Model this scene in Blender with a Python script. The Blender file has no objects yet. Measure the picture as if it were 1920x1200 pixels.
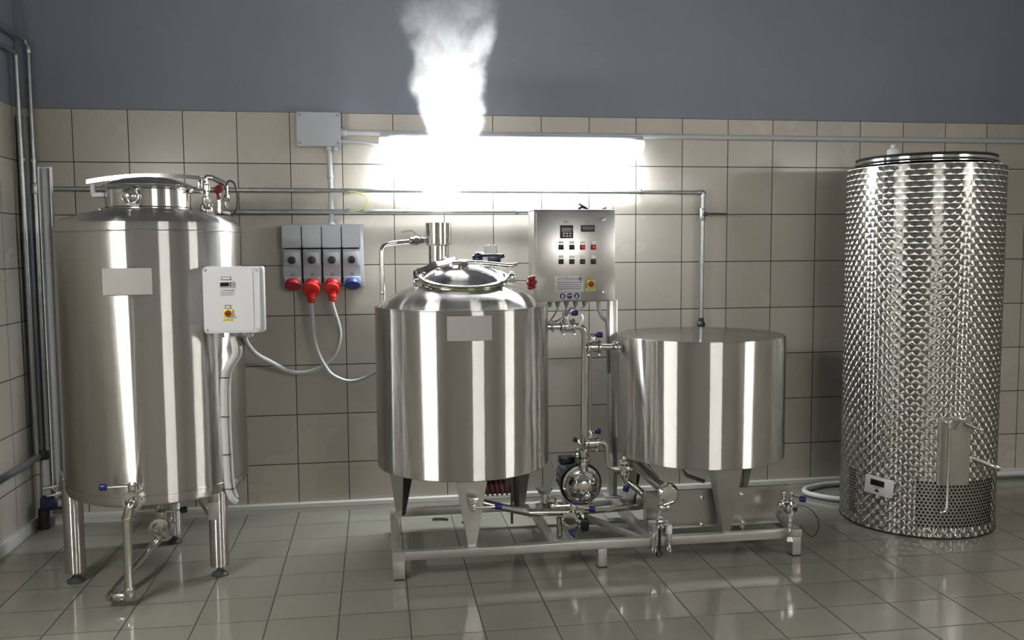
import bpy, bmesh, math, random
from mathutils import Vector, Matrix, noise
random.seed(7)
PI = math.pi
SC = bpy.context.scene
COL = SC.collection

# ------------------------------------------------------------------ camera
CAM = Vector((1.681, -5.427, 1.572))
YAW, PIT, ROL, FPX = 0.15178, -0.07868, -0.00672, 1669.3
_F = Vector((math.sin(YAW)*math.cos(PIT), math.cos(YAW)*math.cos(PIT), math.sin(PIT)))
_R0 = Vector((math.cos(YAW), -math.sin(YAW), 0))
_U0 = _R0.cross(_F)
RGT = math.cos(ROL)*_R0 + math.sin(ROL)*_U0
UPV = -math.sin(ROL)*_R0 + math.cos(ROL)*_U0
cd = bpy.data.cameras.new('camera')
cam = bpy.data.objects.new('camera', cd)
COL.objects.link(cam)
m = Matrix.Identity(4)
for i in range(3):
    m[i][0], m[i][1], m[i][2], m[i][3] = RGT[i], UPV[i], -_F[i], CAM[i]
cam.matrix_world = m
cd.sensor_width = 36.0
cd.lens = FPX/1920*36.0
cd.clip_start = 0.05
SC.camera = cam

def at(x, y, Y):
    """point of the plane y = Y (parallel to the back wall) seen at this place of the photo"""
    d = _F + RGT*((x-960)/FPX) - UPV*((y-600)/FPX)
    return CAM + d*((Y-CAM.y)/d.y)

# ------------------------------------------------------------------ render look
SC.view_settings.view_transform = 'Standard'
SC.view_settings.look = 'None'
SC.view_settings.gamma = 1.0
SC.view_settings.exposure = 1.90
SC.view_settings.use_curve_mapping = False
cy = SC.cycles
cy.use_denoising = True
cy.max_bounces = 8
cy.diffuse_bounces = 4
cy.glossy_bounces = 5
cy.transmission_bounces = 6
cy.transparent_max_bounces = 12
cy.volume_bounces = 6
cy.sample_clamp_indirect = 6.0
cy.caustics_reflective = False
cy.caustics_refractive = False
cy.volume_step_rate = 1.0
cy.volume_max_steps = 128

w = bpy.data.worlds.new('world'); SC.world = w; w.use_nodes = True
w.node_tree.nodes['Background'].inputs[0].default_value = (0.5, 0.55, 0.6, 1)
w.node_tree.nodes['Background'].inputs[1].default_value = 0.02

L_WALL = 24.0
L_A, L_B, L_C = 16.5, 15.0, 15.5   # three more batten lamps of the room, behind the camera

# ------------------------------------------------------------------ materials
MATS = {}
def newmat(name):
    mt = bpy.data.materials.new(name); mt.use_nodes = True
    nt = mt.node_tree; nt.nodes.clear()
    out = nt.nodes.new('ShaderNodeOutputMaterial')
    MATS[name] = mt
    return mt, nt, out
class N:
    """tiny node-graph helper"""
    def __init__(s, nt): s.nt = nt
    def n(s, t, **kw):
        nd = s.nt.nodes.new(t)
        for k, v in kw.items(): setattr(nd, k, v)
        return nd
    def l(s, a, b): s.nt.links.new(a, b)
    def m(s, op, a, b=None, c=None, clamp=False):
        nd = s.nt.nodes.new('ShaderNodeMath'); nd.operation = op; nd.use_clamp = clamp
        for i, v in enumerate((a, b, c)):
            if v is None: continue
            if isinstance(v, (int, float)): nd.inputs[i].default_value = v
            else: s.l(v, nd.inputs[i])
        return nd.outputs[0]
    def obj(s):
        return s.n('ShaderNodeTexCoord').outputs['Object']
    def sep(s, v):
        nd = s.n('ShaderNodeSeparateXYZ'); s.l(v, nd.inputs[0]); return nd.outputs
    def comb(s, x, y, z):
        nd = s.n('ShaderNodeCombineXYZ')
        for i, v in enumerate((x, y, z)):
            if isinstance(v, (int, float)): nd.inputs[i].default_value = v
            else: s.l(v, nd.inputs[i])
        return nd.outputs[0]
    def noise(s, vec, scale, detail=2.0, rough=0.5, dim='3D'):
        nd = s.n('ShaderNodeTexNoise'); nd.noise_dimensions = dim
        nd.inputs['Scale'].default_value = scale; nd.inputs['Detail'].default_value = detail
        nd.inputs['Roughness'].default_value = rough
        if vec is not None: s.l(vec, nd.inputs['Vector'])
        return nd.outputs['Fac']
    def mapr(s, v, a, b, c, d, smooth=False):
        nd = s.n('ShaderNodeMapRange')
        if smooth: nd.interpolation_type = 'SMOOTHSTEP'
        s.l(v, nd.inputs[0])
        for i, q in enumerate((a, b, c, d)): nd.inputs[i+1].default_value = q
        return nd.outputs[0]
    def mix(s, f, a, b):
        nd = s.n('ShaderNodeMix'); nd.data_type = 'RGBA'
        for i, v in ((0, f), (6, a), (7, b)):
            if isinstance(v, (int, float)): nd.inputs[i].default_value = v
            elif isinstance(v, tuple): nd.inputs[i].default_value = v if len(v) == 4 else (*v, 1)
            else: s.l(v, nd.inputs[i])
        return nd.outputs[2]
    def bump(s, h, strength, dist, nrm=None):
        nd = s.n('ShaderNodeBump'); nd.inputs['Strength'].default_value = strength
        nd.inputs['Distance'].default_value = dist; s.l(h, nd.inputs['Height'])
        if nrm is not None: s.l(nrm, nd.inputs['Normal'])
        return nd.outputs[0]

def princ(name, col, rough=0.5, metal=0.0, spec=0.5, var=0.0, vscale=6.0, bump=0.0, bscale=60.0, **kw):
    mt, nt, out = newmat(name); g = N(nt)
    b = g.n('ShaderNodeBsdfPrincipled')
    b.inputs['Base Color'].default_value = (*col, 1)
    b.inputs['Roughness'].default_value = rough
    b.inputs['Metallic'].default_value = metal
    b.inputs['Specular IOR Level'].default_value = spec
    for k, v in kw.items():
        b.inputs[k.replace('_', ' ')].default_value = v
    o = g.obj()
    if var > 0:
        nz = g.noise(o, vscale, 4, 0.6)
        c = g.mix(g.mapr(nz, 0.3, 0.7, 0, 1), tuple(max(0, x*(1-var)) for x in col), tuple(min(1, x*(1+var)) for x in col))
        g.l(c, b.inputs['Base Color'])
    if bump > 0:
        g.l(g.bump(g.noise(o, bscale, 3, 0.6), bump, 0.002), b.inputs['Normal'])
    g.l(b.outputs[0], out.inputs[0])
    return mt

def emit(name, col, strength):
    mt, nt, out = newmat(name); g = N(nt)
    e = g.n('ShaderNodeEmission'); e.inputs[0].default_value = (*col, 1); e.inputs[1].default_value = strength
    g.l(e.outputs[0], out.inputs[0]); return mt

def tile_mat(name, axis, pitch, off, pz, offz, base, grout, rough, gw, floor=False):
    """square tiles with dark joints; axis: which object axis runs along the rows"""
    mt, nt, out = newmat(name); g = N(nt)
    o = g.sep(g.obj())
    u = g.m('DIVIDE', g.m('SUBTRACT', o[axis], off), pitch)
    v = g.m('DIVIDE', g.m('SUBTRACT', o[1] if floor else o[2], offz), pz)
    def line(t, p, gw):
        f = g.m('FRACT', t)
        d = g.m('MULTIPLY', g.m('MINIMUM', f, g.m('SUBTRACT', 1.0, f)), p)
        return g.mapr(d, gw*0.4, gw*0.75, 1, 0, True)
    jv = line(u, pitch, gw[0]); jh = line(v, pz, gw[1])
    j = g.m('MAXIMUM', jv, jh)
    wn = g.n('ShaderNodeTexWhiteNoise'); wn.noise_dimensions = '2D'
    g.l(g.comb(g.m('FLOOR', u), g.m('FLOOR', v), 0), wn.inputs['Vector'])
    ob = g.obj()
    cl = g.noise(ob, 1.4, 3, 0.6); sp = g.noise(ob, 160, 3, 0.7)
    k = g.m('ADD', g.m('MULTIPLY', g.m('SUBTRACT', wn.outputs['Value'], 0.5), 0.10),
            g.m('ADD', g.m('MULTIPLY', g.m('SUBTRACT', cl, 0.5), 0.08), g.m('MULTIPLY', g.m('SUBTRACT', sp, 0.5), 0.25)))
    f = g.m('ADD', 1.0, k)
    c = g.n('ShaderNodeVectorMath', operation='SCALE'); c.inputs[0].default_value = base
    g.l(f, c.inputs['Scale'])
    colr = g.mix(j, c.outputs[0], (*grout, 1))
    b = g.n('ShaderNodeBsdfPrincipled'); g.l(colr, b.inputs['Base Color'])
    rr = g.m('ADD', rough, g.m('MULTIPLY', j, 0.4))
    rr = g.m('ADD', rr, g.m('MULTIPLY', g.m('SUBTRACT', cl, 0.5), 0.10 if floor else 0.04))
    g.l(rr, b.inputs['Roughness'])
    b.inputs['Specular IOR Level'].default_value = 0.5
    h = g.m('ADD', g.m('MULTIPLY', j, -1.0), g.m('MULTIPLY', g.noise(ob, 9, 2, 0.5), 0.10))
    g.l(g.bump(h, 0.5, 0.0012), b.inputs['Normal'])
    g.l(b.outputs[0], out.inputs[0])
    return mt

TOPZ = 2.3846
tile_mat('wall_tile_back', 0, 0.3, 0.0, 0.2988, TOPZ-2.988, (0.53, 0.495, 0.43), (0.022, 0.018, 0.016), 0.27, (0.0042, 0.0046))
tile_mat('wall_tile_left', 1, 0.3, 0.0, 0.2988, TOPZ-2.988, (0.53, 0.495, 0.43), (0.022, 0.018, 0.016), 0.27, (0.0042, 0.0046))
tile_mat('floor_tile', 0, 0.3, 0.0, 0.2681, -0.5422, (0.25, 0.247, 0.205), (0.06, 0.055, 0.045), 0.10, (0.0048, 0.0042), True)
princ('wall_paint', (0.225, 0.250, 0.295), 0.75, var=0.05, vscale=2.0, bump=0.25, bscale=120)
princ('room_paint', (0.16, 0.155, 0.15), 0.8, var=0.04)
princ('white_plastic', (0.72, 0.73, 0.74), 0.35)
princ('grey_plastic', (0.47, 0.49, 0.52), 0.4)
princ('conduit_grey', (0.50, 0.52, 0.53), 0.4)
princ('pale_plastic', (0.66, 0.66, 0.68), 0.4)
princ('trunking', (0.62, 0.61, 0.58), 0.35)
princ('cable_white', (0.66, 0.67, 0.66), 0.4)
princ('cable_grey', (0.30, 0.31, 0.31), 0.45)
princ('black_plastic', (0.012, 0.012, 0.014), 0.35)
princ('black_rubber', (0.015, 0.015, 0.016), 0.5)
princ('dark_screen', (0.01, 0.012, 0.02), 0.15)
princ('plug_red', (0.80, 0.025, 0.02), 0.35)
princ('socket_red', (0.42, 0.02, 0.03), 0.4)
princ('handle_red', (0.24, 0.015, 0.02), 0.4)
princ('socket_blue', (0.03, 0.06, 0.25), 0.4)
princ('knob_blue', (0.012, 0.014, 0.13), 0.3)
princ('navy', (0.012, 0.015, 0.06), 0.3)
princ('yellow', (0.80, 0.70, 0.03), 0.4)
princ('label_white', (0.62, 0.63, 0.64), 0.5)
princ('ink', (0.10, 0.10, 0.16), 0.6)
princ('ink_blue', (0.015, 0.02, 0.14), 0.5)
princ('cable_yellow_green', (0.45, 0.50, 0.08), 0.45)
princ('copper_coil', (0.16, 0.045, 0.035), 0.45)
princ('galvanised', (0.42, 0.43, 0.44), 0.36, 0.9, var=0.12, vscale=30)
princ('grey_pipe', (0.13, 0.145, 0.155), 0.45, var=0.08)
princ('chrome', (0.72, 0.71, 0.69), 0.10, 1.0)
princ('steel_pipe', (0.60, 0.59, 0.56), 0.17, 1.0, bump=0.05, bscale=200)
princ('mirror_steel', (0.55, 0.545, 0.54), 0.13, 1.0)
princ('steel_sheet', (0.52, 0.51, 0.49), 0.30, 1.0, var=0.06, vscale=8, bump=0.06, bscale=90)
princ('steel_matte', (0.56, 0.555, 0.53), 0.42, 0.85, var=0.05, vscale=12)
princ('nameplate', (0.37, 0.36, 0.345), 0.55, 0.0, var=0.03)
princ('motor_paint', (0.06, 0.065, 0.07), 0.4)
princ('tube_clear', (0.75, 0.77, 0.76), 0.2, spec=0.6, Transmission_Weight=0.55, IOR=1.2)
princ('glass', (0.85, 0.87, 0.86), 0.03, Transmission_Weight=0.9, IOR=1.45)
princ('cover_clear', (0.85, 0.87, 0.90), 0.08, Transmission_Weight=0.85, IOR=1.1)
emit('lamp_wall', (0.93, 0.97, 1.0), L_WALL)
emit('lamp_end', (0.93, 0.97, 1.0), 2.2)
emit('lamp_a', (1.0, 0.99, 0.96), L_A)
emit('lamp_b', (1.0, 0.98, 0.95), L_B)
emit('lamp_c', (1.0, 0.98, 0.95), L_C)

def brushed(name, col, rough, aniso, smear=0.0, plain=None):
    """steel brushed around the vertical axis: lamps smear into upright bands"""
    mt, nt, out = newmat(name); g = N(nt)
    ob = g.obj(); s = g.sep(ob)
    rad = g.n('ShaderNodeTangent'); rad.direction_type = 'RADIAL'; rad.axis = 'Z'
    ang = g.m('ARCTAN2', s[1], s[0])
    vec = g.comb(g.m('MULTIPLY', ang, 0.35), 0.0, g.m('MULTIPLY', s[2], 14.0))
    streak = g.noise(vec, 9.0, 4, 0.7)
    c = g.mix(streak, tuple(x*0.90 for x in col), tuple(min(1, x*1.08) for x in col))
    b = g.n('ShaderNodeBsdfAnisotropic', distribution='BECKMANN')
    g.l(c, b.inputs['Color']); b.inputs['Roughness'].default_value = rough
    b.inputs['Anisotropy'].default_value = aniso
    g.l(rad.outputs[0], b.inputs['Tangent'])
    nrm = g.bump(g.noise(g.comb(s[0], s[1], g.m('MULTIPLY', s[2], 0.4)), 5.0, 2, 0.5), 0.06, 0.004)
    nrm = g.bump(g.noise(ob, 90.0, 2, 0.5), 0.04, 0.0004, nrm)
    g.l(nrm, b.inputs['Normal'])
    b2 = g.n('ShaderNodeBsdfAnisotropic'); b2.inputs['Roughness'].default_value = 0.5
    b2.inputs['Color'].default_value = (*col, 1); g.l(nrm, b2.inputs['Normal'])
    mx = g.n('ShaderNodeMixShader'); mx.inputs[0].default_value = 0.03
    g.l(b.outputs[0], mx.inputs[1]); g.l(b2.outputs[0], mx.inputs[2])
    g.l(mx.outputs[0], out.inputs[0])
    return mt
brushed('brushed_steel', (0.66, 0.65, 0.63), 0.22, 0.92)
brushed('polished_steel', (0.66, 0.65, 0.63), 0.16, 0.70)

def swirl(name, R, holes):
    """engine-turned steel: every overlapping disc is brushed around its own centre; optional punched holes"""
    mt, nt, out = newmat(name); g = N(nt)
    s = g.sep(g.obj())
    ang = g.m('ARCTAN2', s[1], s[0])
    ncol = 46.0
    pu = 2*PI*R/ncol; pv = 0.030
    u = g.m('MULTIPLY', ang, ncol/(2*PI)); v = g.m('DIVIDE', s[2], pv)
    row = g.m('FLOOR', v)
    sh = g.m('MULTIPLY', g.m('MODULO', g.m('ABSOLUTE', row), 2.0), 0.5)
    # each disc (radius > cell) covers the row above: take the disc of this row if inside it, else the next one up
    def local(rowx, shx):
        fu = g.m('SUBTRACT', g.m('FRACT', g.m('ADD', g.m('ADD', u, shx), 100.0)), 0.5)
        du = g.m('MULTIPLY', fu, pu)
        dv = g.m('MULTIPLY', g.m('SUBTRACT', v, rowx), pv)
        return du, dv
    du0, dv0 = local(row, sh)
    sh1 = g.m('SUBTRACT', 0.5, sh)
    du1, dv1 = local(g.m('SUBTRACT', row, 1.0), sh1)
    rr0 = g.m('SQRT', g.m('ADD', g.m('MULTIPLY', du0, du0), g.m('MULTIPLY', dv0, dv0)))
    inside = g.m('LESS_THAN', rr0, 0.033)
    def sel(a, b):
        return g.m('ADD', g.m('MULTIPLY', inside, a), g.m('MULTIPLY', g.m('SUBTRACT', 1.0, inside), b))
    du = sel(du0, du1); dv = sel(dv0, dv1)
    # tangent = around the disc's centre, laid into the cylinder wall
    inv = g.m('DIVIDE', 1.0, R)
    tx = g.m('MULTIPLY', g.m('MULTIPLY', s[1], -1.0), inv); ty = g.m('MULTIPLY', s[0], inv)
    ndv = g.m('MULTIPLY', dv, -1.0)
    T = g.comb(g.m('MULTIPLY', tx, ndv), g.m('MULTIPLY', ty, ndv), du)
    vt = g.n('ShaderNodeVectorTransform', vector_type='VECTOR', convert_from='OBJECT', convert_to='WORLD'); g.l(T, vt.inputs[0])
    nz = g.n('ShaderNodeVectorMath', operation='NORMALIZE'); g.l(vt.outputs[0], nz.inputs[0])
    b = g.n('ShaderNodeBsdfAnisotropic', distribution='BECKMANN')
    b.inputs['Color'].default_value = (0.44, 0.437, 0.415, 1)
    b.inputs['Roughness'].default_value = 0.27; b.inputs['Anisotropy'].default_value = 0.90
    g.l(nz.outputs[0], b.inputs['Tangent'])
    rr = g.m('SQRT', g.m('ADD', g.m('MULTIPLY', du, du), g.m('MULTIPLY', dv, dv)))
    pass
    last = b.outputs[0]
    if holes:
        # punched vent fields: two ranges of angle, one height range, staggered holes
        hu = 0.0215; hv = 0.0182
        a0 = g.m('MULTIPLY', ang, R/hu); b0 = g.m('DIVIDE', g.m('SUBTRACT', s[2], 0.062), hv)
        hr = g.m('FLOOR', b0)
        hs = g.m('MULTIPLY', g.m('MODULO', g.m('ABSOLUTE', hr), 2.0), 0.5)
        hx = g.m('MULTIPLY', g.m('SUBTRACT', g.m('FRACT', g.m('ADD', g.m('ADD', a0, hs), 500.0)), 0.5), hu)
        hy = g.m('MULTIPLY', g.m('SUBTRACT', g.m('FRACT', b0), 0.5), hv)
        hd = g.m('SQRT', g.m('ADD', g.m('MULTIPLY', hx, hx), g.m('MULTIPLY', hy, hy)))
        hole = g.m('LESS_THAN', hd, 0.0070)
        zin = g.m('MULTIPLY', g.m('GREATER_THAN', s[2], 0.062), g.m('LESS_THAN', s[2], 0.062+hv*14))
        f1 = g.m('MULTIPLY', g.m('GREATER_THAN', ang, holes[0][0]), g.m('LESS_THAN', ang, holes[0][1]))
        f2 = g.m('MULTIPLY', g.m('GREATER_THAN', ang, holes[1][0]), g.m('LESS_THAN', ang, holes[1][1]))
        k = g.m('MULTIPLY', g.m('MULTIPLY', hole, zin), g.m('MAXIMUM', f1, f2))
        field = g.m('MULTIPLY', zin, g.m('MAXIMUM', f1, f2))
        pb = g.n('ShaderNodeBsdfAnisotropic', distribution='BECKMANN'); pb.inputs['Roughness'].default_value = 0.45
        pb.inputs['Color'].default_value = (0.44, 0.437, 0.415, 1)
        mf = g.n('ShaderNodeMixShader'); g.l(g.m('MULTIPLY', field, 0.8), mf.inputs[0]); g.l(last, mf.inputs[1]); g.l(pb.outputs[0], mf.inputs[2])
        last = mf.outputs[0]
        tr = g.n('ShaderNodeBsdfTransparent')
        mx = g.n('ShaderNodeMixShader'); g.l(k, mx.inputs[0]); g.l(last, mx.inputs[1]); g.l(tr.outputs[0], mx.inputs[2])
        last = mx.outputs[0]
    g.l(last, out.inputs[0])
    return mt

# ------------------------------------------------------------------ object helpers
def tag(o, label=None, cat=None, group=None, kind=None):
    if label: o['label'] = label
    if cat: o['category'] = cat
    if group: o['group'] = group
    if kind: o['kind'] = kind
    return o
def thing(name, loc, label, cat, group=None):
    e = bpy.data.objects.new(name, None); COL.objects.link(e)
    e.location = Vector(loc); e.empty_display_size = 0.05
    return tag(e, label, cat, group)
def rootloc(p):
    v = Vector((0, 0, 0))
    while p is not None:
        v = v + Vector(p.location); p = p.parent
    return v

def basis(z, x=None):
    z = Vector(z).normalized()
    x = Vector(x) if x is not None else (Vector((1, 0, 0)) if abs(z.x) < 0.9 else Vector((0, 1, 0)))
    x = (x - z*x.dot(z)).normalized()
    y = z.cross(x)
    return Matrix((x, y, z)).transposed()

def fillet(pts, rad, n=6):
    pts = [Vector(p) for p in pts]
    out = [pts[0]]
    for i in range(1, len(pts)-1):
        a, b, c = pts[i-1], pts[i], pts[i+1]
        u = (a-b); v = (c-b); lu, lv = u.length, v.length
        u.normalize(); v.normalize()
        ang = u.angle(v, PI)
        if ang > PI-0.02: out.append(b); continue
        d = min(rad/math.tan(ang/2), lu*0.48, lv*0.48)
        p0, p2 = b+u*d, b+v*d
        for k in range(n+1):
            t = k/n
            out.append(p0*(1-t)**2 + b*2*t*(1-t) + p2*t*t)
    out.append(pts[-1]); return out

def smoothline(pts, n=8):
    """Catmull-Rom through the points, for cables and hoses"""
    P = [Vector(p) for p in pts]; P = [2*P[0]-P[1]] + P + [2*P[-1]-P[-2]]
    out = []
    for i in range(1, len(P)-2):
        for k in range(n):
            t = k/n; a, b, c, d = P[i-1], P[i], P[i+1], P[i+2]
            out.append(0.5*((2*b)+(c-a)*t+(2*a-5*b+4*c-d)*t*t+(3*b-a-3*c+d)*t**3))
    out.append(P[-2]); return out

class MB:
    def __init__(s): s.v = []; s.f = []
    def add(s, vs, fs):
        o = len(s.v); s.v += [Vector(v) for v in vs]; s.f += [tuple(i+o for i in f) for f in fs]; return s
    def box(s, c, d, rot=None, bev=0.0):
        c = Vector(c); bm = bmesh.new()
        bmesh.ops.create_cube(bm, size=1.0)
        for v in bm.verts: v.co = Vector((v.co.x*d[0], v.co.y*d[1], v.co.z*d[2]))
        if bev > 0: bmesh.ops.bevel(bm, geom=list(bm.edges), offset=bev, segments=2, affect='EDGES', profile=0.5)
        M3 = rot if rot is not None else Matrix.Identity(3)
        bm.verts.index_update()
        s.add([c + M3 @ v.co for v in bm.verts], [[v.index for v in f.verts] for f in bm.faces]); bm.free(); return s
    def lathe(s, prof, c, axis=(0, 0, 1), seg=32, x=None, a0=0.0, a1=2*PI, close=False):
        """profile of (radius, height) along axis; radius 0 closes to a point"""
        c = Vector(c); B = basis(axis, x); full = abs(a1-a0) > 2*PI-1e-6
        cols = seg if full else seg+1
        rings = []; vs = []; fs = []
        for r, h in prof:
            if r < 1e-7:
                rings.append([len(vs)]); vs.append(c + B @ Vector((0, 0, h)))
            else:
                ring = []
                for k in range(cols):
                    a = a0+(a1-a0)*k/seg
                    ring.append(len(vs)); vs.append(c + B @ Vector((r*math.cos(a), r*math.sin(a), h)))
                rings.append(ring)
        for a, b in zip(rings, rings[1:]):
            rng = range(seg)
            for k in rng:
                k2 = (k+1) % cols if full else k+1
                if len(a) == 1 and len(b) == 1: continue
                if len(a) == 1: fs.append((a[0], b[k2], b[k]))
                elif len(b) == 1: fs.append((a[k], a[k2], b[0]))
                else: fs.append((a[k], a[k2], b[k2], b[k]))
        return s.add(vs, fs)
    def cyl(s, p0, p1, r, r1=None, seg=20):
        p0 = Vector(p0); p1 = Vector(p1); r1 = r if r1 is None else r1; h = (p1-p0).length
        return s.lathe([(0, 0), (r, 0), (r1, h), (0, h)], p0, p1-p0, seg)
    def rcyl(s, p0, p1, r, b, seg=24):
        """cylinder with rounded rims"""
        p0 = Vector(p0); p1 = Vector(p1); h = (p1-p0).length
        return s.lathe([(0, 0), (r-b, 0), (r-b*0.3, b*0.3), (r, b), (r, h-b), (r-b*0.3, h-b*0.3), (r-b, h), (0, h)], p0, p1-p0, seg)
    def ring(s, c, R, r, axis=(0, 0, 1), seg=32, n=8):
        pr = [(R+r*math.cos(2*PI*k/n), r*math.sin(2*PI*k/n)) for k in range(n+1)]
        return s.lathe(pr, c, axis, seg)
    def ball(s, c, r, seg=16, sq=1.0, axis=(0, 0, 1)):
        pr = [(r*math.sin(PI*k/10) if 0 < k < 10 else 0, -r*sq*math.cos(PI*k/10)) for k in range(11)]
        return s.lathe(pr, c, axis, seg)
    def tube(s, pts, r, seg=10, caps=True):
        P = [Vector(p) for p in pts]
        Q = [P[0]]
        for p in P[1:]:
            if (p-Q[-1]).length > 1e-5: Q.append(p)
        P = Q; n = len(P)
        T = []
        for i in range(n):
            d = (P[min(i+1, n-1)]-P[max(i-1, 0)]); T.append(d.normalized())
        X = basis(T[0]).col[0].copy(); vs = []; fs = []
        for i in range(n):
            X = (X - T[i]*X.dot(T[i])).normalized(); Y = T[i].cross(X)
            rr = r(i/(n-1)) if callable(r) else r
            for k in range(seg):
                a = 2*PI*k/seg; vs.append(P[i] + X*(rr*math.cos(a)) + Y*(rr*math.sin(a)))
        for i in range(n-1):
            for k in range(seg):
                k2 = (k+1) % seg
                fs.append((i*seg+k, i*seg+k2, (i+1)*seg+k2, (i+1)*seg+k))
        if caps:
            fs.append(tuple(range(seg))[::-1]); fs.append(tuple((n-1)*seg+k for k in range(seg)))
        return s.add(vs, fs)
    def ribbon(s, pts, wv, t):
        """flat strap of width vector wv and thickness t along a path"""
        P = [Vector(p) for p in pts]; wv = Vector(wv); vs = []; fs = []; n = len(P)
        for i in range(n):
            d = (P[min(i+1, n-1)]-P[max(i-1, 0)]).normalized(); nn = d.cross(wv).normalized()*(t/2)
            vs += [P[i]-wv/2-nn, P[i]+wv/2-nn, P[i]+wv/2+nn, P[i]-wv/2+nn]
        for i in range(n-1):
            for k in range(4): fs.append((i*4+k, i*4+(k+1) % 4, i*4+4+(k+1) % 4, i*4+4+k))
        fs += [(3, 2, 1, 0), (n*4-4, n*4-3, n*4-2, n*4-1)]
        return s.add(vs, fs)
    def prism(s, poly, axis_from, axis_to):
        """poly: list of 3D points (planar) extruded by vector axis_to-axis_from"""
        e = Vector(axis_to)-Vector(axis_from); n = len(poly); P = [Vector(p) for p in poly]
        fs = [tuple(range(n))[::-1], tuple(range(n, 2*n))]
        for k in range(n): fs.append((k, (k+1) % n, n+(k+1) % n, n+k))
        return s.add(P+[p+e for p in P], fs)
    def obj(s, name, mat, parent=None, angle=35, kind=None, origin=None):
        off = rootloc(parent)
        loc = Vector((0, 0, 0))
        if origin is not None: loc = Vector(origin)-off; off = Vector(origin)
        me = bpy.data.meshes.new(name)
        me.from_pydata([v-off for v in s.v], [], s.f); me.update()
        bm = bmesh.new(); bm.from_mesh(me)
        bmesh.ops.remove_doubles(bm, verts=bm.verts, dist=1e-6)
        bmesh.ops.recalc_face_normals(bm, faces=bm.faces); bm.to_mesh(me); bm.free()
        for p in me.polygons: p.use_smooth = True
        me.set_sharp_from_angle(angle=math.radians(angle))
        o = bpy.data.objects.new(name, me); COL.objects.link(o)
        for mm in (mat if isinstance(mat, (list, tuple)) else [mat]): me.materials.append(MATS[mm])
        o.location = loc
        if parent is not None: o.parent = parent
        if kind: o['kind'] = kind
        return o

def text_mesh(name, body, size, c, xdir, ydir, mat, parent, align='CENTER', depth=0.0006):
    cu = bpy.data.curves.new(name, 'FONT'); cu.body = body; cu.size = size; cu.extrude = depth/2
    cu.align_x = align; cu.align_y = 'CENTER'; cu.resolution_u = 2
    t = bpy.data.objects.new(name, cu); COL.objects.link(t)
    dg = bpy.context.evaluated_depsgraph_get(); dg.update()
    me0 = bpy.data.meshes.new_from_object(t.evaluated_get(dg))
    vs = [v.co.copy() for v in me0.vertices]; fs = [tuple(p.vertices) for p in me0.polygons]
    bpy.data.objects.remove(t); bpy.data.meshes.remove(me0)
    X = Vector(xdir).normalized(); Y = Vector(ydir).normalized(); Z = X.cross(Y); c = Vector(c)
    b = MB(); b.add([c+X*v.x+Y*v.y+Z*v.z for v in vs], fs)
    return b.obj(name, mat, parent)

def copy_tree(o, parent=None):
    c = o.copy(); COL.objects.link(c); c.parent = parent
    for ch in [q for q in bpy.data.objects if q.parent == o]: copy_tree(ch, c)
    return c

# ------------------------------------------------------------------ the room
XL, XR, YB, ZC = -0.28, 6.15, -6.05, 3.7
def struct(b, name, mat, **kw):
    o = b.obj(name, mat, None, **kw); o['kind'] = 'structure'; return o
struct(MB().box(((XL+XR)/2, YB/2, -0.05), (XR-XL+0.4, -YB+0.4, 0.1)), 'floor', 'floor_tile')
struct(MB().box(((XL+XR)/2, YB/2, ZC+0.05), (XR-XL+0.4, -YB+0.4, 0.1)), 'ceiling', 'room_paint')
def wall2(name, c0, c1, tile):
    """tiled up to TOPZ, painted above, the paint standing 3 mm back"""
    b = MB()
    lo = MB().box(((c0[0]+c1[0])/2, (c0[1]+c1[1])/2, TOPZ/2), (abs(c1[0]-c0[0]), abs(c1[1]-c0[1]), TOPZ))
    o = lo.obj(name, [tile, 'wall_paint'])
    bm = bmesh.new(); bm.from_mesh(o.data)
    up = bmesh.ops.create_cube(bm, size=1.0)['verts']
    hh = ZC-TOPZ
    for v in up:
        v.co = Vector(((c0[0]+c1[0])/2+v.co.x*(abs(c1[0]-c0[0])-0.006), (c0[1]+c1[1])/2+v.co.y*(abs(c1[1]-c0[1])-0.006), TOPZ+hh/2+v.co.z*hh))
    for f in bm.faces:
        if all(v in up for v in f.verts): f.material_index = 1
    bm.to_mesh(o.data); bm.free(); o['kind'] = 'structure'; return o
wall2('wall_back', (XL-0.2, 0.0), (XR+0.2, 0.2), 'wall_tile_back')
wall2('wall_left', (XL-0.2, YB), (XL, 0.0), 'wall_tile_left')
wall2('wall_right', (XR, YB), (XR+0.2, 0.0), 'wall_tile_left')
wall2('wall_front', (XL-0.2, YB-0.2), (XR+0.2, YB), 'wall_tile_back')
# skirting trunking: a low bevelled box with a groove, along the back and the left wall
def skirting(name, p0, p1, inward):
    p0 = Vector(p0); p1 = Vector(p1); i = Vector(inward)
    prof = [(0, 0), (0.026, 0), (0.026, 0.020), (0.022, 0.022), (0.022, 0.026), (0.026, 0.028), (0.024, 0.050), (0.018, 0.056), (0, 0.056)]
    struct(MB().prism([p0+i*a+Vector((0, 0, h)) for a, h in prof], p0, p1), name, 'trunking')
skirting('baseboard_back', (XL, 0, 0), (XR, 0, 0), (0, -1, 0))
skirting('baseboard_left', (XL, YB, 0), (XL, 0, 0), (1, 0, 0))

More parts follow.
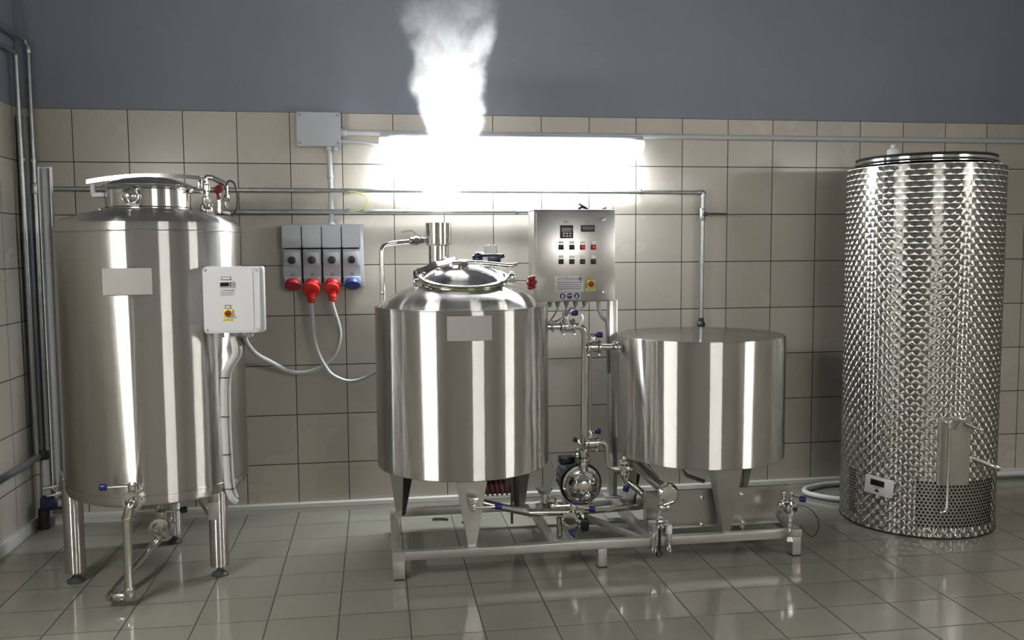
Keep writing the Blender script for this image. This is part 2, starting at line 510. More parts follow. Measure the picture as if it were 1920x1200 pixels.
# ------------------------------------------------------------------ lamps
def batten(name, c, xdir, out, L, mat, label, group='wall lamps'):
    """weather-proof batten lamp: grey tray with clips at the mounting side, clear rounded diffuser"""
    c = Vector(c); X = Vector(xdir).normalized(); O = Vector(out).normalized(); Y = O.cross(X)
    t = thing(name, c, label, 'lamp', group)
    def sec(scale, pts): return [(a*scale, b*scale) for a, b in pts]
    # section in (Y, O)
    dif = [(-0.062, 0.030), (-0.070, 0.045), (-0.068, 0.070), (-0.050, 0.090), (-0.02, 0.100), (0.02, 0.100), (0.050, 0.090), (0.068, 0.070), (0.070, 0.045), (0.062, 0.030)]
    n = len(dif); K = 1.30
    def shell(steps, cap0, cap1, nm, mm):
        vs = []; fs = []
        for xx, sc in steps:
            for a, o in dif: vs.append(c+X*xx+Y*(a*(0.85+0.15*sc))+O*(0.03+(o-0.03)*sc*K))
        for k in range(len(steps)-1):
            for q in range(n): fs.append((k*n+q, k*n+(q+1) % n, (k+1)*n+(q+1) % n, (k+1)*n+q))
        if cap0: fs.append(tuple(range(n)))
        if cap1: fs.append(tuple((len(steps)-1)*n+q for q in range(n)))
        b = MB(); b.add(vs, fs); b.obj(nm, mm, t)
    shell([(-L/2+0.07, 1.0), (L/2-0.07, 1.0)], False, False, 'diffuser', mat)
    shell([(-L/2, 0.55), (-L/2+0.012, 0.82), (-L/2+0.04, 1.0), (-L/2+0.07, 1.0)], True, False, 'diffuser_end', 'lamp_end')
    shell([(L/2-0.07, 1.0), (L/2-0.04, 1.0), (L/2-0.012, 0.82), (L/2, 0.55)], False, True, 'diffuser_end', 'lamp_end')
    B = Matrix((X, Y, O)).transposed()
    MB().box(c+O*0.015, (L-0.01, 0.135, 0.028), B, 0.006).obj('tray', 'grey_plastic', t)
    for sx in (-1, 1):
        MB().box(c+X*(sx*(L/2-0.03))+O*0.028, (0.05, 0.146, 0.012), B, 0.003).obj('end_clip', 'grey_plastic', t)
    return t

batten('wall_lamp', (2.511, -0.085, 2.232), (1, 0, 0), (0, -0.36, -0.93), 1.588, 'lamp_wall',
       'glowing white batten lamp on the tiled wall under the grey conduit')
# the other lamps of the room; the steel tanks mirror them
batten('wall_lamp', (XL+0.055, -3.02, 2.19), (0, 1, 0), (0.80, 0, -0.60), 1.65, 'lamp_a', 'batten lamp on the left wall, outside the picture')
batten('wall_lamp', (3.42, YB+0.055, 2.19), (-1, 0, 0), (0, 0.80, -0.60), 1.5, 'lamp_b', 'batten lamp on the wall behind the camera')
batten('wall_lamp', (XR-0.055, -3.47, 2.19), (0, -1, 0), (-0.80, 0, -0.60), 1.4, 'lamp_c', 'batten lamp on the right wall, outside the picture')

# ------------------------------------------------------------------ left fermentation tank
def leg_pts(c, R, degs): return [(c[0]+R*math.cos(math.radians(a)), c[1]+R*math.sin(math.radians(a))) for a in degs]
T1 = (0.595, -0.834)
t1 = thing('fermentation_tank', (T1[0], T1[1], 0), 'tall stainless steel tank on round legs with a domed top and blank grey plate', 'tank')
R1 = 0.427; zb, zt = 0.425, 1.715
MB().lathe([(0, zb-0.04), (0.20, zb-0.035), (R1-0.05, zb-0.018), (R1-0.012, zb), (R1, zb+0.03), (R1, zt-0.03), (R1-0.010, zt-0.005), (R1-0.04, zt+0.015),
            (R1-0.12, zt+0.040), (R1-0.22, zt+0.062), (0.19, zt+0.066)], (T1[0], T1[1], 0), seg=128).obj('body', 'brushed_steel', t1, angle=28, origin=(T1[0], T1[1], 0))
MB().ring((T1[0], T1[1], zt-0.045), R1+0.001, 0.0035, seg=128).obj('weld_seam', 'polished_steel', t1)
MB().ring((T1[0], T1[1], zb+0.045), R1+0.0005, 0.003, seg=128).obj('weld_seam', 'polished_steel', t1)
MB().lathe([(0.195, 1.765), (0.195, 1.782), (0.200, 1.786), (0.195, 1.790), (0.195, 1.868), (0.208, 1.872), (0.212, 1.880), (0.208, 1.888)], (T1[0], T1[1], 0), seg=72).obj('manway_collar', 'polished_steel', t1, origin=(T1[0], T1[1], 0))
lid = MB().lathe([(0.205, 1.886), (0.207, 1.893), (0.200, 1.898), (0.17, 1.912), (0.12, 1.926), (0.06, 1.934), (0, 1.937)], (T1[0], T1[1], 0), seg=72).obj('manway_lid', 'polished_steel', t1, origin=(T1[0], T1[1], 0))
# clamp strap arching over the lid, with the closing handle at its left end
arc = []
for k in range(25):
    u = -1+2*k/24; arc.append((T1[0]-0.005+0.262*u, T1[1]-0.03, 1.947-0.032*((u-0.25)/1.25)**2))
MB().ribbon(arc, (0, 0.05, 0), 0.007).obj('clamp_strap', 'chrome', t1)
arc2 = [(p[0], p[1]-0.027, p[2]-0.008) for p in arc]
MB().ribbon(arc2, (0, 0, 0.016), 0.004).obj('clamp_strap', 'chrome', t1)
lx = T1[0]-0.245
MB().rcyl((lx, T1[1]-0.03, 1.925), (lx, T1[1]-0.03, 1.852), 0.013, 0.003).box((lx+0.025, T1[1]-0.03, 1.848), (0.062, 0.034, 0.024), bev=0.006).obj('clamp_handle', 'pale_plastic', t1)
MB().box((T1[0]+0.225, T1[1]-0.02, 1.872), (0.055, 0.06, 0.03), bev=0.006).cyl((T1[0]+0.245, T1[1]-0.05, 1.878), (T1[0]+0.245, T1[1]+0.02, 1.878), 0.012).box((T1[0]+0.252, T1[1]-0.03, 1.90), (0.02, 0.05, 0.05), bev=0.004).obj('lid_hinge', 'chrome', t1)
gk = (T1[0]-0.030, T1[1]-0.195, 1.832)
MB().lathe([(0, 0.052), (0.018, 0.050), (0.033, 0.040), (0.040, 0.024), (0.037, 0.012), (0.015, 0.008), (0.012, -0.01)], gk, (0, -1, 0.05), seg=28).ring((gk[0], gk[1]-0.03, gk[2]), 0.037, 0.004, (0, -1, 0.05)).obj('sample_port', 'chrome', t1)
MB().rcyl((0.40, T1[1]-0.10, 1.745), (0.40, T1[1]-0.10, 1.785), 0.012, 0.003).obj('lifting_lug', 'chrome', t1)
# blank name plate, bent to the shell
def plate(name, T, R, x0, x1, z0, z1, parent, gap=0.006, th=0.002, mat='nameplate'):
    b = MB(); n = 12; vs = []; fs = []
    a0 = -math.acos((x0-T[0])/R); a1 = -math.acos((x1-T[0])/R)
    for k in range(n+1):
        a = a0+(a1-a0)*k/n
        for rr in (R+gap, R+gap+th):
            for z in (z0, z1): vs.append((T[0]+rr*math.cos(a), T[1]+rr*math.sin(a), z))
    for k in range(n):
        i = k*4; j = i+4
        fs += [(i, i+1, j+1, j), (i+2, j+2, j+3, i+3), (i+1, i+3, j+3, j+1), (i, j, j+2, i+2)]
    fs += [(0, 2, 3, 1), (n*4, n*4+1, n*4+3, n*4+2)]
    b.add(vs, fs)
    am = (a0+a1)/2
    for da in (a0*0.85+am*0.15, a1*0.85+am*0.15):
        b.cyl((T[0]+R*math.cos(da)*0.999, T[1]+R*math.sin(da)*0.999, (z0+z1)/2), (T[0]+(R+gap)*math.cos(da), T[1]+(R+gap)*math.sin(da), (z0+z1)/2), 0.006, seg=8)
    return b.obj(name, mat, parent)
pl = plate('nameplate', T1, R1, 0.488, 0.694, 1.384, 1.502, t1)
pl['label'] = 'blank matt grey name plate'
# three round legs with bell-shaped feet
LEG1 = [(0.235, -0.997), (0.905, -1.022), (0.578, -0.478)]
for lx, ly in LEG1:
    lg = MB().rcyl((lx, ly, 0.048), (lx, ly, 0.50), 0.0455, 0.004, 28).obj('leg', 'brushed_steel', t1, origin=(lx, ly, 0))
    MB().lathe([(0, 0), (0.040, 0.001), (0.040, 0.010), (0.020, 0.022), (0.013, 0.030), (0.011, 0.04), (0.011, 0.055), (0, 0.055)], (lx, ly, 0), seg=24).obj('foot', 'motor_paint', lg)
MB().box((0.892, -1.066, 0.33), (0.05, 0.004, 0.085), bev=0.001).obj('wipe_tape', 'steel_matte', t1)
MB().tube([(0.72, -0.78, 0.40), (0.875, -0.98, 0.25)], 0.008, 8).obj('leg_brace', 'steel_matte', t1)
# bracket that hangs the foot of the level guard and the outlet stub
MB().prism([(0.185, -0.985, 0.54), (0.155, -0.95, 0.43), (0.20, -0.985, 0.44)], (0, 0, 0), (0.006, 0.004, 0)).obj('gusset', 'polished_steel', t1)
MB().tube(fillet([(0.06, -0.86, 0.425), (0.15, -0.865, 0.44), (0.21, -0.90, 0.46)], 0.03), 0.011).obj('outlet_stub', 'chrome', t1)
# right-hand cone bracket at the rim
MB().lathe([(0, 0), (0.012, 0.0), (0.034, 0.055), (0.034, 0.075), (0, 0.075)], (0.955, -1.00, 0.395), (0.35, 0.25, 0.8), seg=20).obj('probe_port', 'steel_sheet', t1)

# sight-glass guard at the tank's left
sg = thing('level_gauge', (0.118, -0.86, 0.42), 'tall pale sight tube in a white channel left of the tall tank', 'level gauge')
gx, gy = 0.136, -0.86
b = MB()
b.box((gx-0.026, gy, 1.20), (0.005, 0.030, 1.56), bev=0.0015)
b.box((gx+0.026, gy, 1.20), (0.005, 0.030, 1.56), bev=0.0015)
b.box((gx, gy+0.014, 1.20), (0.052, 0.004, 1.56))
b.obj('channel', 'pale_plastic', sg)
MB().rcyl((gx, gy-0.002, 0.44), (gx, gy-0.002, 1.975), 0.013, 0.002, 20).obj('sight_tube', 'tube_clear', sg)
MB().box((gx, gy+0.01, 0.432), (0.05, 0.04, 0.014), bev=0.003).rcyl((gx, gy, 0.44), (gx, gy, 0.39), 0.010, 0.002).obj('lower_clamp', 'steel_matte', sg)
for zc in (0.53, 1.60): MB().tube([(gx+0.026, gy+0.01, zc), (gx+0.05, gy+0.012, zc)], 0.004, 8).obj('wall_clip', 'chrome', sg)
tp = thing('drain_tap', (gx, gy, 0.35), 'small chrome tap with a lever at the foot of the sight tube', 'tap')
MB().rcyl((gx-0.012, gy-0.01, 0.408), (gx-0.012, gy-0.01, 0.375), 0.011, 0.003).ball((gx-0.012, gy-0.01, 0.395), 0.016).rcyl((gx-0.002, gy-0.01, 0.372), (gx-0.002, gy-0.01, 0.335), 0.009, 0.003).obj('tap_body', 'chrome', tp)
MB().ribbon([(gx-0.052, gy-0.026, 0.396), (gx-0.02, gy-0.026, 0.400), (gx+0.045, gy-0.02, 0.416)], (0, 0.014, 0), 0.008).obj('lever', 'chrome', tp)

# outlet: valve, down pipe, elbow, and the run back under the tank
def butterfly(name, c, axis, r, stem, hdir, hlen, label, group='butterfly valves on the tanks and pipes', knob='knob_blue'):
    c = Vector(c); a = Vector(axis).normalized(); s = Vector(stem).normalized(); h = Vector(hdir).normalized()
    t = thing(name, c, label, 'valve', group)
    MB().lathe([(0, -0.022), (r*1.55, -0.022), (r*1.9, -0.016), (r*1.9, 0.016), (r*1.55, 0.022), (0, 0.022)], c, a, 28).obj('valve_body', 'chrome', t)
    for q in (-1, 1):
        MB().lathe([(r*1.5, -0.008), (r*2.05, -0.006), (r*2.15, 0), (r*2.05, 0.006), (r*1.5, 0.008), (r*1.5, -0.008)], c+a*0.030*q, a, 28).box(c+a*0.030*q-s*r*2.2, (0.012, 0.012, 0.022), basis(s), 0.002).obj('clamp', 'chrome', t)
    p = c+s*r*1.7
    MB().rcyl(p, p+s*0.045, r*0.85, 0.003).obj('stem', 'chrome', t)
    q0 = p+s*0.036; q1 = q0+h*hlen
    hd = MB().tube([q0, q1], 0.0055, 10).obj('handle', 'chrome', t)
    MB().rcyl(q1-h*0.012, q1+h*0.022, 0.016, 0.006, 20).obj('knob', knob, hd)
    return t
butterfly('butterfly_valve', (0.590, -1.285, 0.463), (0, 1, 0), 0.021, (-0.05, -0.2, 1), (-1, -0.03, -0.02), 0.115,
          'chrome valve with blue knob at the foot of the tall tank')
t = thing('outlet_pipe', (0.571, -1.33, 0.04), 'steel down pipe and elbow from the tall tank to the floor', 'pipe')
pth = fillet([(0.590, -1.24, 0.463), (0.590, -1.348, 0.463), (0.573, -1.352, 0.40), (0.571, -1.352, 0.062)], 0.035)
MB().tube(pth, 0.0185, 16).obj('down_pipe', 'steel_pipe', t)
MB().rcyl((0.573, -1.352, 0.405), (0.573, -1.352, 0.385), 0.0215, 0.003).obj('pipe_ring', 'steel_pipe', t)
MB().rcyl((0.571, -1.352, 0.085), (0.571, -1.352, 0.03), 0.024, 0.006).rcyl((0.571, -1.352, 0.045), (0.503, -1.350, 0.045), 0.021, 0.004).rcyl((0.537, -1.351, 0.045), (0.527, -1.351, 0.045), 0.026, 0.003).obj('elbow', 'steel_pipe', t)
MB().tube(fillet([(0.503, -1.362, 0.045), (0.485, -1.350, 0.045), (0.49, -1.30, 0.05), (0.585, -0.86, 0.14), (0.588, -0.834, 0.24), (0.588, -0.834, 0.39)], 0.04), 0.019, 14).obj('back_run', 'steel_pipe', t)
butterfly('butterfly_valve', (0.606, -0.86, 0.205), (0.1, 1, 0.05), 0.026, (0.05, -0.2, 1), (0.95, 0, 0.06), 0.10,
          'chrome valve with black knob underneath the tall tank', knob='black_plastic')

# safety valves on the dome of the tall tank
t = thing('relief_valve', (0.83, -0.70, 1.77), 'chrome relief valve with flange on the domed tank top', 'valve')
MB().rcyl((0.845, -0.72, 1.758), (0.845, -0.72, 1.800), 0.034, 0.004).obj('flange', 'chrome', t)
for k in range(6):
    a = k*PI/3
    MB().rcyl((0.845+0.026*math.cos(a), -0.72+0.026*math.sin(a), 1.798), (0.845+0.026*math.cos(a), -0.72+0.026*math.sin(a), 1.812), 0.006, 0.002, 6).obj('bolt', 'chrome', t)
MB().lathe([(0, 1.79), (0.016, 1.79), (0.022, 1.815), (0.022, 1.845), (0.013, 1.852), (0.013, 1.872), (0.020, 1.880), (0.020, 1.905), (0.014, 1.912), (0.014, 1.93), (0, 1.93)], (0.845, -0.72, 0), seg=24).obj('valve_body', 'chrome', t)
MB().tube(fillet([(0.845, -0.72, 1.915), (0.845, -0.72, 1.948), (0.875, -0.71, 1.945), (0.935, -0.70, 1.915)], 0.02), 0.014, 12).obj('elbow', 'chrome', t)
t = thing('gas_valve', (0.92, -0.70, 1.77), 'small ball valve with a red wing handle on the domed tank top', 'valve')
MB().tube(fillet([(0.905, -0.71, 1.768), (0.905, -0.71, 1.80), (0.905, -0.71, 1.87)], 0.02), 0.011, 12).rcyl((0.938, -0.70, 1.79), (0.938, -0.70, 1.91), 0.011, 0.003).rcyl((0.938, -0.70, 1.825), (0.938, -0.70, 1.86), 0.015, 0.003, 6).tube(fillet([(0.905, -0.71, 1.79), (0.92, -0.70, 1.775), (0.955, -0.69, 1.768)], 0.02), 0.010).obj('valve_body', 'chrome', t)
MB().prism([(0.885, -0.735, 1.895), (0.900, -0.735, 1.905), (0.925, -0.735, 1.915), (0.930, -0.735, 1.885), (0.912, -0.735, 1.865), (0.913, -0.735, 1.833), (0.899, -0.735, 1.833), (0.897, -0.735, 1.862), (0.882, -0.735, 1.872)], (0, 0, 0), (0, 0.012, 0)).obj('wing_handle', 'handle_red', t)
tag(MB().tube(smoothline([(0.938, -0.70, 1.905), (0.955, -0.705, 1.93), (0.982, -0.70, 1.915), (0.992, -0.69, 1.85), (0.985, -0.69, 1.79), (0.965, -0.70, 1.752)]), 0.0045, 8).obj('cable', 'black_rubber'),
    'thin black cable looping over the red-handled valve', 'cable')

# control box of the tall tank
def rbox(b, c, d, r, axis='y', seg=5):
    """box with rounded upright corners in the x-z plane, as prism along y"""
    w, h = d[0]/2, d[2]/2; pts = []
    for sx, sz, a0 in ((1, 1, 0), (-1, 1, 90), (-1, -1, 180), (1, -1, 270)):
        for k in range(seg+1):
            a = math.radians(a0+90*k/seg)
            pts.append((c[0]+sx*(w-r)+r*math.cos(a), c[1]-d[1]/2, c[2]+sz*(h-r)+r*math.sin(a)))
    return b.prism(pts, (0, 0, 0), (0, d[1], 0))
BX = thing('control_box', (1.037, -1.22, 1.20), 'pale plastic control box with display and yellow switch beside the tall tank', 'control box')
bc = (1.033, -1.20, 1.352)
th = math.radians(4)
b = MB(); rbox(b, (bc[0]+0.006, bc[1]+0.035, bc[2]), (0.262, 0.07, 0.305), 0.012); b.obj('housing', 'pale_plastic', BX)
b = MB(); rbox(b, (bc[0]-0.002, bc[1]-0.013, bc[2]), (0.248, 0.028, 0.300), 0.014); rbox(b, (bc[0]-0.010, bc[1]-0.028, bc[2]), (0.208, 0.006, 0.285), 0.016); b.obj('cover', 'pale_plastic', BX)
for sx in (-1, 1):
    for sz in (-1, 1):
        MB().cyl((bc[0]-0.002+sx*0.112, bc[1]-0.026, bc[2]+sz*0.138), (bc[0]-0.002+sx*0.112, bc[1]-0.031, bc[2]+sz*0.138), 0.008, seg=14).obj('cover_screw', 'grey_plastic', BX)
fy = bc[1]-0.0315
X1, Z1 = (1, 0, 0), (0, 0, 1)
def fbox(x, z, w, h, mat, name, parent, y=None, th=0.004, bev=0.0):
    yy = fy if y is None else y
    return MB().box((x, yy-th/2, z), (w, th, h), bev=bev).obj(name, mat, parent)
cx0 = 1.012
fbox(cx0-0.002, 1.452, 0.042, 0.015, 'black_plastic', 'name_tag', BX, th=0.003); fbox(cx0-0.002, 1.452, 0.038, 0.011, 'label_white', 'tag_face', BX, y=fy-0.003, th=0.001)
d1 = fbox(cx0+0.002, 1.423, 0.066, 0.028, 'grey_plastic', 'thermostat', BX, th=0.006, bev=0.002)
fbox(cx0-0.008, 1.424, 0.038, 0.018, 'dark_screen', 'screen', d1, y=fy-0.006, th=0.001)
for q in range(4):
    fbox(cx0+0.018+0.011*(q % 2), 1.429-0.010*(q//2), 0.008, 0.006, 'black_plastic' if q % 2 == 0 else 'cable_grey', 'button', d1, y=fy-0.006, th=0.002)
wl = fbox(cx0+0.001, 1.386, 0.068, 0.032, 'label_white', 'warning_label', BX, th=0.001)
text_mesh('lettering', 'ATTENZIONE', 0.0085, (cx0+0.002, fy-0.0016, 1.396), X1, Z1, 'ink', wl)
for q in range(3): MB().box((cx0+0.001, fy-0.0013, 1.387-0.006*q), (0.056, 0.0005, 0.0017)).obj('text_line', 'ink', wl)
MB().prism([(cx0-0.030, fy-0.0013, 1.392), (cx0-0.022, fy-0.0013, 1.392), (cx0-0.026, fy-0.0013, 1.399)], (0, 0, 0), (0, -0.0006, 0)).obj('hazard_sign', 'yellow', wl)
MB().ring((cx0+0.030, fy-0.0013, 1.396), 0.0035, 0.0007, (0, 1, 0), 16, 4).obj('ban_sign', 'handle_red', wl)
fbox(cx0+0.002, 1.322, 0.026, 0.015, 'black_plastic', 'name_tag', BX, th=0.003); fbox(cx0+0.002, 1.322, 0.022, 0.011, 'label_white', 'tag_face', BX, y=fy-0.003, th=0.001)
sw = fbox(cx0+0.004, 1.293, 0.038, 0.034, 'yellow', 'main_switch', BX, th=0.012, bev=0.002)
MB().rcyl((cx0+0.004, fy-0.012, 1.293), (cx0+0.004, fy-0.020, 1.293), 0.014, 0.002).box((cx0+0.004, fy-0.024, 1.293), (0.026, 0.012, 0.008), Matrix.Rotation(math.radians(25), 3, 'Y'), 0.002).obj('switch_knob', 'handle_red', sw)
yl = fbox(cx0+0.003, 1.262, 0.048, 0.011, 'yellow', 'yellow_label', BX, th=0.001)
for q in range(6): MB().box((cx0-0.016+q*0.0076, fy-0.0013, 1.262), (0.0045, 0.0005, 0.004)).obj('text_mark', 'ink', yl)
MB().box((1.06, -1.10, 1.38), (0.05, 0.14, 0.03)).box((1.01, -1.06, 1.30), (0.03, 0.14, 0.03)).obj('bracket', 'steel_matte', BX)
for gx2 in (0.975, 1.02, 1.095):
    MB().rcyl((gx2, -1.17, 1.20), (gx2, -1.17, 1.175), 0.011, 0.003, 10).obj('cable_gland', 'grey_plastic', BX)

# corrugated conduit strapped down the shell
t = thing('strapped_conduit', (0.98, -1.15, 0.5), 'white corrugated conduit strapped down the right side of the tall tank', 'conduit')
cp = smoothline([(1.022, -1.172, 1.18), (1.030, -1.172, 1.10), (0.992, -1.16, 1.035), (0.972, -1.145, 0.97), (0.966, -1.14, 0.80), (0.968, -1.14, 0.62), (0.974, -1.14, 0.47), (0.988, -1.135, 0.41), (1.005, -1.12, 0.385)], 14)
MB().tube(cp, 0.0155, 12).obj('conduit', 'cable_white', t)
MB().tube([p+Vector((0.022, 0.02, 0)) for p in cp[8:100]], 0.008, 8).obj('cable', 'cable_white', t)
for z in (0.985, 0.80, 0.62, 0.455):
    p = min(cp, key=lambda q: abs(q.z-z))
    MB().ring((p.x+0.004, p.y+0.004, z), 0.0195, 0.0028, (0.05, 0.1, 1), 24, 6).obj('cable_tie', 'black_rubber', t)

# ------------------------------------------------------------------ support frame of the two mash tanks
FR = thing('support_frame', (2.77, -0.9, 0), 'low square-tube steel frame on short feet carrying both squat tanks', 'frame')
def beam(p0, p1, w=0.042, h=0.042, name='beam', mat='steel_matte', parent=FR):
    p0 = Vector(p0); p1 = Vector(p1); d = p1-p0
    B = basis(d, (0, 0, 1))
    return MB().box((p0+p1)/2, (h, w, d.length), B, 0.003).obj(name, mat, parent)
zbm = 0.116
beam((1.737, -1.229, zbm), (3.815, -1.229, zbm))
beam((1.737, -0.520, zbm), (3.815, -0.520, zbm))
beam((1.758, -1.208, zbm), (1.758, -0.541, zbm)); beam((3.794, -1.208, zbm), (3.794, -0.541, zbm))
beam((2.53, -1.208, zbm), (2.53, -0.541, zbm)); beam((3.02, -1.208, zbm), (3.02, -0.541, zbm))
beam((3.00, -1.208, zbm+0.001), (2.66, -0.541, zbm+0.001), 0.03, 0.03)
for x in (1.766, 2.765, 3.786):
    for y in (-1.229, -0.520):
        lg = MB().box((x, y, 0.050), (0.058 if x < 2 else 0.044, 0.042, 0.092), bev=0.003).obj('leg', 'steel_matte', FR)
        MB().box((x, y, 0.003), (0.046, 0.044, 0.006)).obj('rubber_foot', 'black_rubber', lg)
MB().box((1.766, -1.251, 0.116), (0.060, 0.003, 0.045)).obj('end_gusset', 'steel_matte', FR)

# tapered folded leg between tank shell and frame
def taper_leg(T, R, deg, ztop, zbot, parent, wt=0.150, wb=0.040):
    a = math.radians(deg); o = Vector((math.cos(a), math.sin(a), 0)); s = Vector((-o.y, o.x, 0))
    T = Vector((T[0], T[1], 0)); b = MB()
    # front face bent outwards in the middle plus two side wings = a folded channel
    vs = []
    for z, w, dp in ((ztop, wt, 0.10), (zbot, wb, 0.035)):
        base = T+o*(R-0.012 if z == ztop else R-0.03)+Vector((0, 0, z))
        vs += [base-s*w/2-o*dp, base-s*w/2, base+s*w/2, base+s*w/2-o*dp]
    th = 0.004
    outer = vs
    fs = [(0, 1, 5, 4), (1, 2, 6, 5), (2, 3, 7, 6)]
    b.add(outer, fs)
    inn = []
    for i, v in enumerate(outer):
        sgn = 1 if (i % 4) in (0, 1) else -1
        inn.append(Vector(v)+s*th*sgn-(o*th if (i % 4) in (1, 2) else Vector()))
    b.add(inn, [(4, 5, 1, 0), (5, 6, 2, 1), (6, 7, 3, 2)])
    b.add(outer[:4]+inn[:4], [(0, 1, 5, 4), (1, 2, 6, 5), (2, 3, 7, 6)])
    b.add(outer[4:]+inn[4:], [(0, 1, 5, 4), (1, 2, 6, 5), (2, 3, 7, 6)])
    pc = T+o*(R-0.045)+Vector((0, 0, zbot))
    b.box(pc, (wb+0.01, 0.05, 0.004), Matrix((s, o, Vector((0, 0, 1)))).transposed())
    return b.obj('leg', 'steel_sheet', parent, angle=20)

# ------------------------------------------------------------------ middle mash tank
T2 = (2.121, -0.833); R2 = 0.446
t2 = thing('mash_tank', (T2[0], T2[1], 0.14), 'squat steel tank with an open manway lid and a vent pipe', 'tank')
Z0, Z1b = 0.470, 1.288
o2 = (T2[0], T2[1], 0)
MB().lathe([(0, Z0), (R2-0.004, Z0), (R2, Z0+0.004), (R2, Z1b-0.006), (R2+0.003, Z1b-0.002), (R2+0.002, Z1b+0.001), (R2-0.004, Z1b), (R2-0.006, Z1b-0.01), (R2-0.006, Z1b-0.07), (0.40, Z1b-0.07)], o2, seg=128).obj('jacket', 'brushed_steel', t2, angle=28, origin=o2)
MB().lathe([(0.398, Z1b-0.08), (0.398, Z1b-0.008), (0.392, Z1b+0.016), (0.372, Z1b+0.044), (0.335, Z1b+0.068), (0.27, Z1b+0.094), (0.18, Z1b+0.116), (0.09, Z1b+0.127), (0, Z1b+0.130)], o2, seg=96).obj('dome', 'brushed_steel', t2, origin=o2)
for dg in (-90, 30, 150): taper_leg(T2, 0.425, dg, 0.475, 0.139, t2)
p2 = plate('nameplate', T2, R2, 2.010, 2.218, 1.147, 1.264, t2)
p2['label'] = 'blank matt grey name plate'
# manway tilted towards the front
tl = math.radians(13)
A = Vector((0, -math.sin(tl), math.cos(tl)))
LC = Vector((2.124, -0.895, 1.428))
mw = MB().lathe([(0.205, -0.13), (0.205, -0.016), (0.212, -0.012), (0.222, -0.010), (0.228, -0.004), (0.222, 0.002), (0.207, 0.003)], LC, A, 72).obj('manway_collar', 'polished_steel', t2, origin=LC)
ld = MB().lathe([(0.226, 0.004), (0.231, 0.010), (0.226, 0.018), (0.214, 0.020), (0.206, 0.012), (0.195, 0.016), (0.17, 0.030), (0.14, 0.043), (0.10, 0.056), (0.06, 0.0645), (0.03, 0.067), (0, 0.0675)], LC, A, 72).obj('manway_lid', 'mirror_steel', t2, origin=LC)
MB().ring(LC+A*0.003, 0.221, 0.004, A, 72).obj('seal', 'cable_yellow_green', t2)
kb = LC+A*0.050
MB().lathe([(0, 0.0), (0.034, 0.0), (0.034, 0.012), (0.024, 0.016), (0.030, 0.022), (0.034, 0.036), (0.026, 0.046), (0, 0.048)], kb, A, 28).obj('lid_boss', 'chrome', ld)
bar = [(2.065, -0.93, 1.503), (2.09, -0.93, 1.507), (2.17, -0.93, 1.509), (2.25, -0.93, 1.503), (2.33, -0.93, 1.494), (2.365, -0.93, 1.492), (2.40, -0.93, 1.500)]
MB().tube(smoothline(bar, 6), lambda t: 0.0115 if t < 0.85 else 0.0115-0.004*(t-0.85)/0.15, 12).obj('clamp_lever', 'chrome', t2)
# hinge arm sweeping round the back left of the lid
ha = [(1.885, -0.86, 1.405), (1.885, -0.85, 1.452), (1.93, -0.80, 1.468), (2.00, -0.735, 1.495), (2.10, -0.71, 1.515)]
MB().ribbon(smoothline(ha, 6), (0, 0.03, 0.03), 0.022).obj('hinge_arm', 'chrome', t2)
MB().box((1.895, -0.89, 1.405), (0.05, 0.06, 0.05), bev=0.01).cyl((1.90, -0.93, 1.40), (1.90, -0.85, 1.40), 0.014).obj('hinge', 'chrome', t2)
MB().box((2.372, -0.90, 1.425), (0.035, 0.045, 0.055), bev=0.008).rcyl((2.372, -0.90, 1.44), (2.372, -0.90, 1.462), 0.014, 0.005).obj('clamp_block', 'chrome', t2)
sc = MB().tube([(2.39, -0.905, 1.412), (2.462, -0.915, 1.406)], 0.006, 10).obj('clamp_screw', 'chrome', t2)
b = MB()
hc = Vector((2.474, -0.917, 1.403)); ax = Vector((0.7, -0.7, -0.1)).normalized(); BB = basis(ax)
b.rcyl(hc-ax*0.014, hc+ax*0.016, 0.018, 0.004)
for k in range(6):
    a = k*PI/3; dd = BB @ Vector((math.cos(a), math.sin(a), 0)); b.ball(hc+dd*0.027, 0.0135, 10, 1.0, ax)
b.obj('red_hand_knob', 'handle_red', sc)
# vent pipe
VX, VY = 2.017, -0.66
MB().lathe([(0.055, 1.36), (0.055, 1.600)], (VX, VY, 0), seg=40).lathe([(0.052, 1.600), (0.052, 1.36)], (VX, VY, 0), seg=40).obj('vent_pipe', 'polished_steel', t2, origin=(VX, VY, 0))
MB().lathe([(0.055, 1.596), (0.068, 1.600), (0.0685, 1.605), (0.0685, 1.717), (0.064, 1.717), (0.064, 1.606), (0.052, 1.602)], (VX, VY, 0), seg=40).obj('vent_sleeve', 'polished_steel', t2, origin=(VX, VY, 0))
# pipe with ball valve running from the sleeve into the jacket gap
t = thing('rinse_pipe', (1.72, -0.76, 1.2), 'thin bent steel pipe with lever valve from the vent pipe to the tank rim', 'pipe')
p = [(1.96, -0.665, 1.627), (1.90, -0.68, 1.622), (1.79, -0.72, 1.612), (1.716, -0.765, 1.600), (1.716, -0.775, 1.22)]
MB().tube(fillet(p, 0.05), 0.0125, 12).obj('pipe', 'steel_pipe', t)
MB().tube([(1.736, -0.762, 1.30), (1.734, -0.762, 1.22)], 0.006, 8).rcyl((1.716, -0.775, 1.345), (1.716, -0.775, 1.365), 0.014, 0.002).obj('pipe_clip', 'steel_pipe', t)
vb = MB().rcyl((1.935, -0.672, 1.625), (1.862, -0.698, 1.620), 0.019, 0.005, 8).rcyl((1.905, -0.683, 1.622), (1.887, -0.689, 1.622), 0.024, 0.003, 8).obj('ball_valve', 'chrome', t)
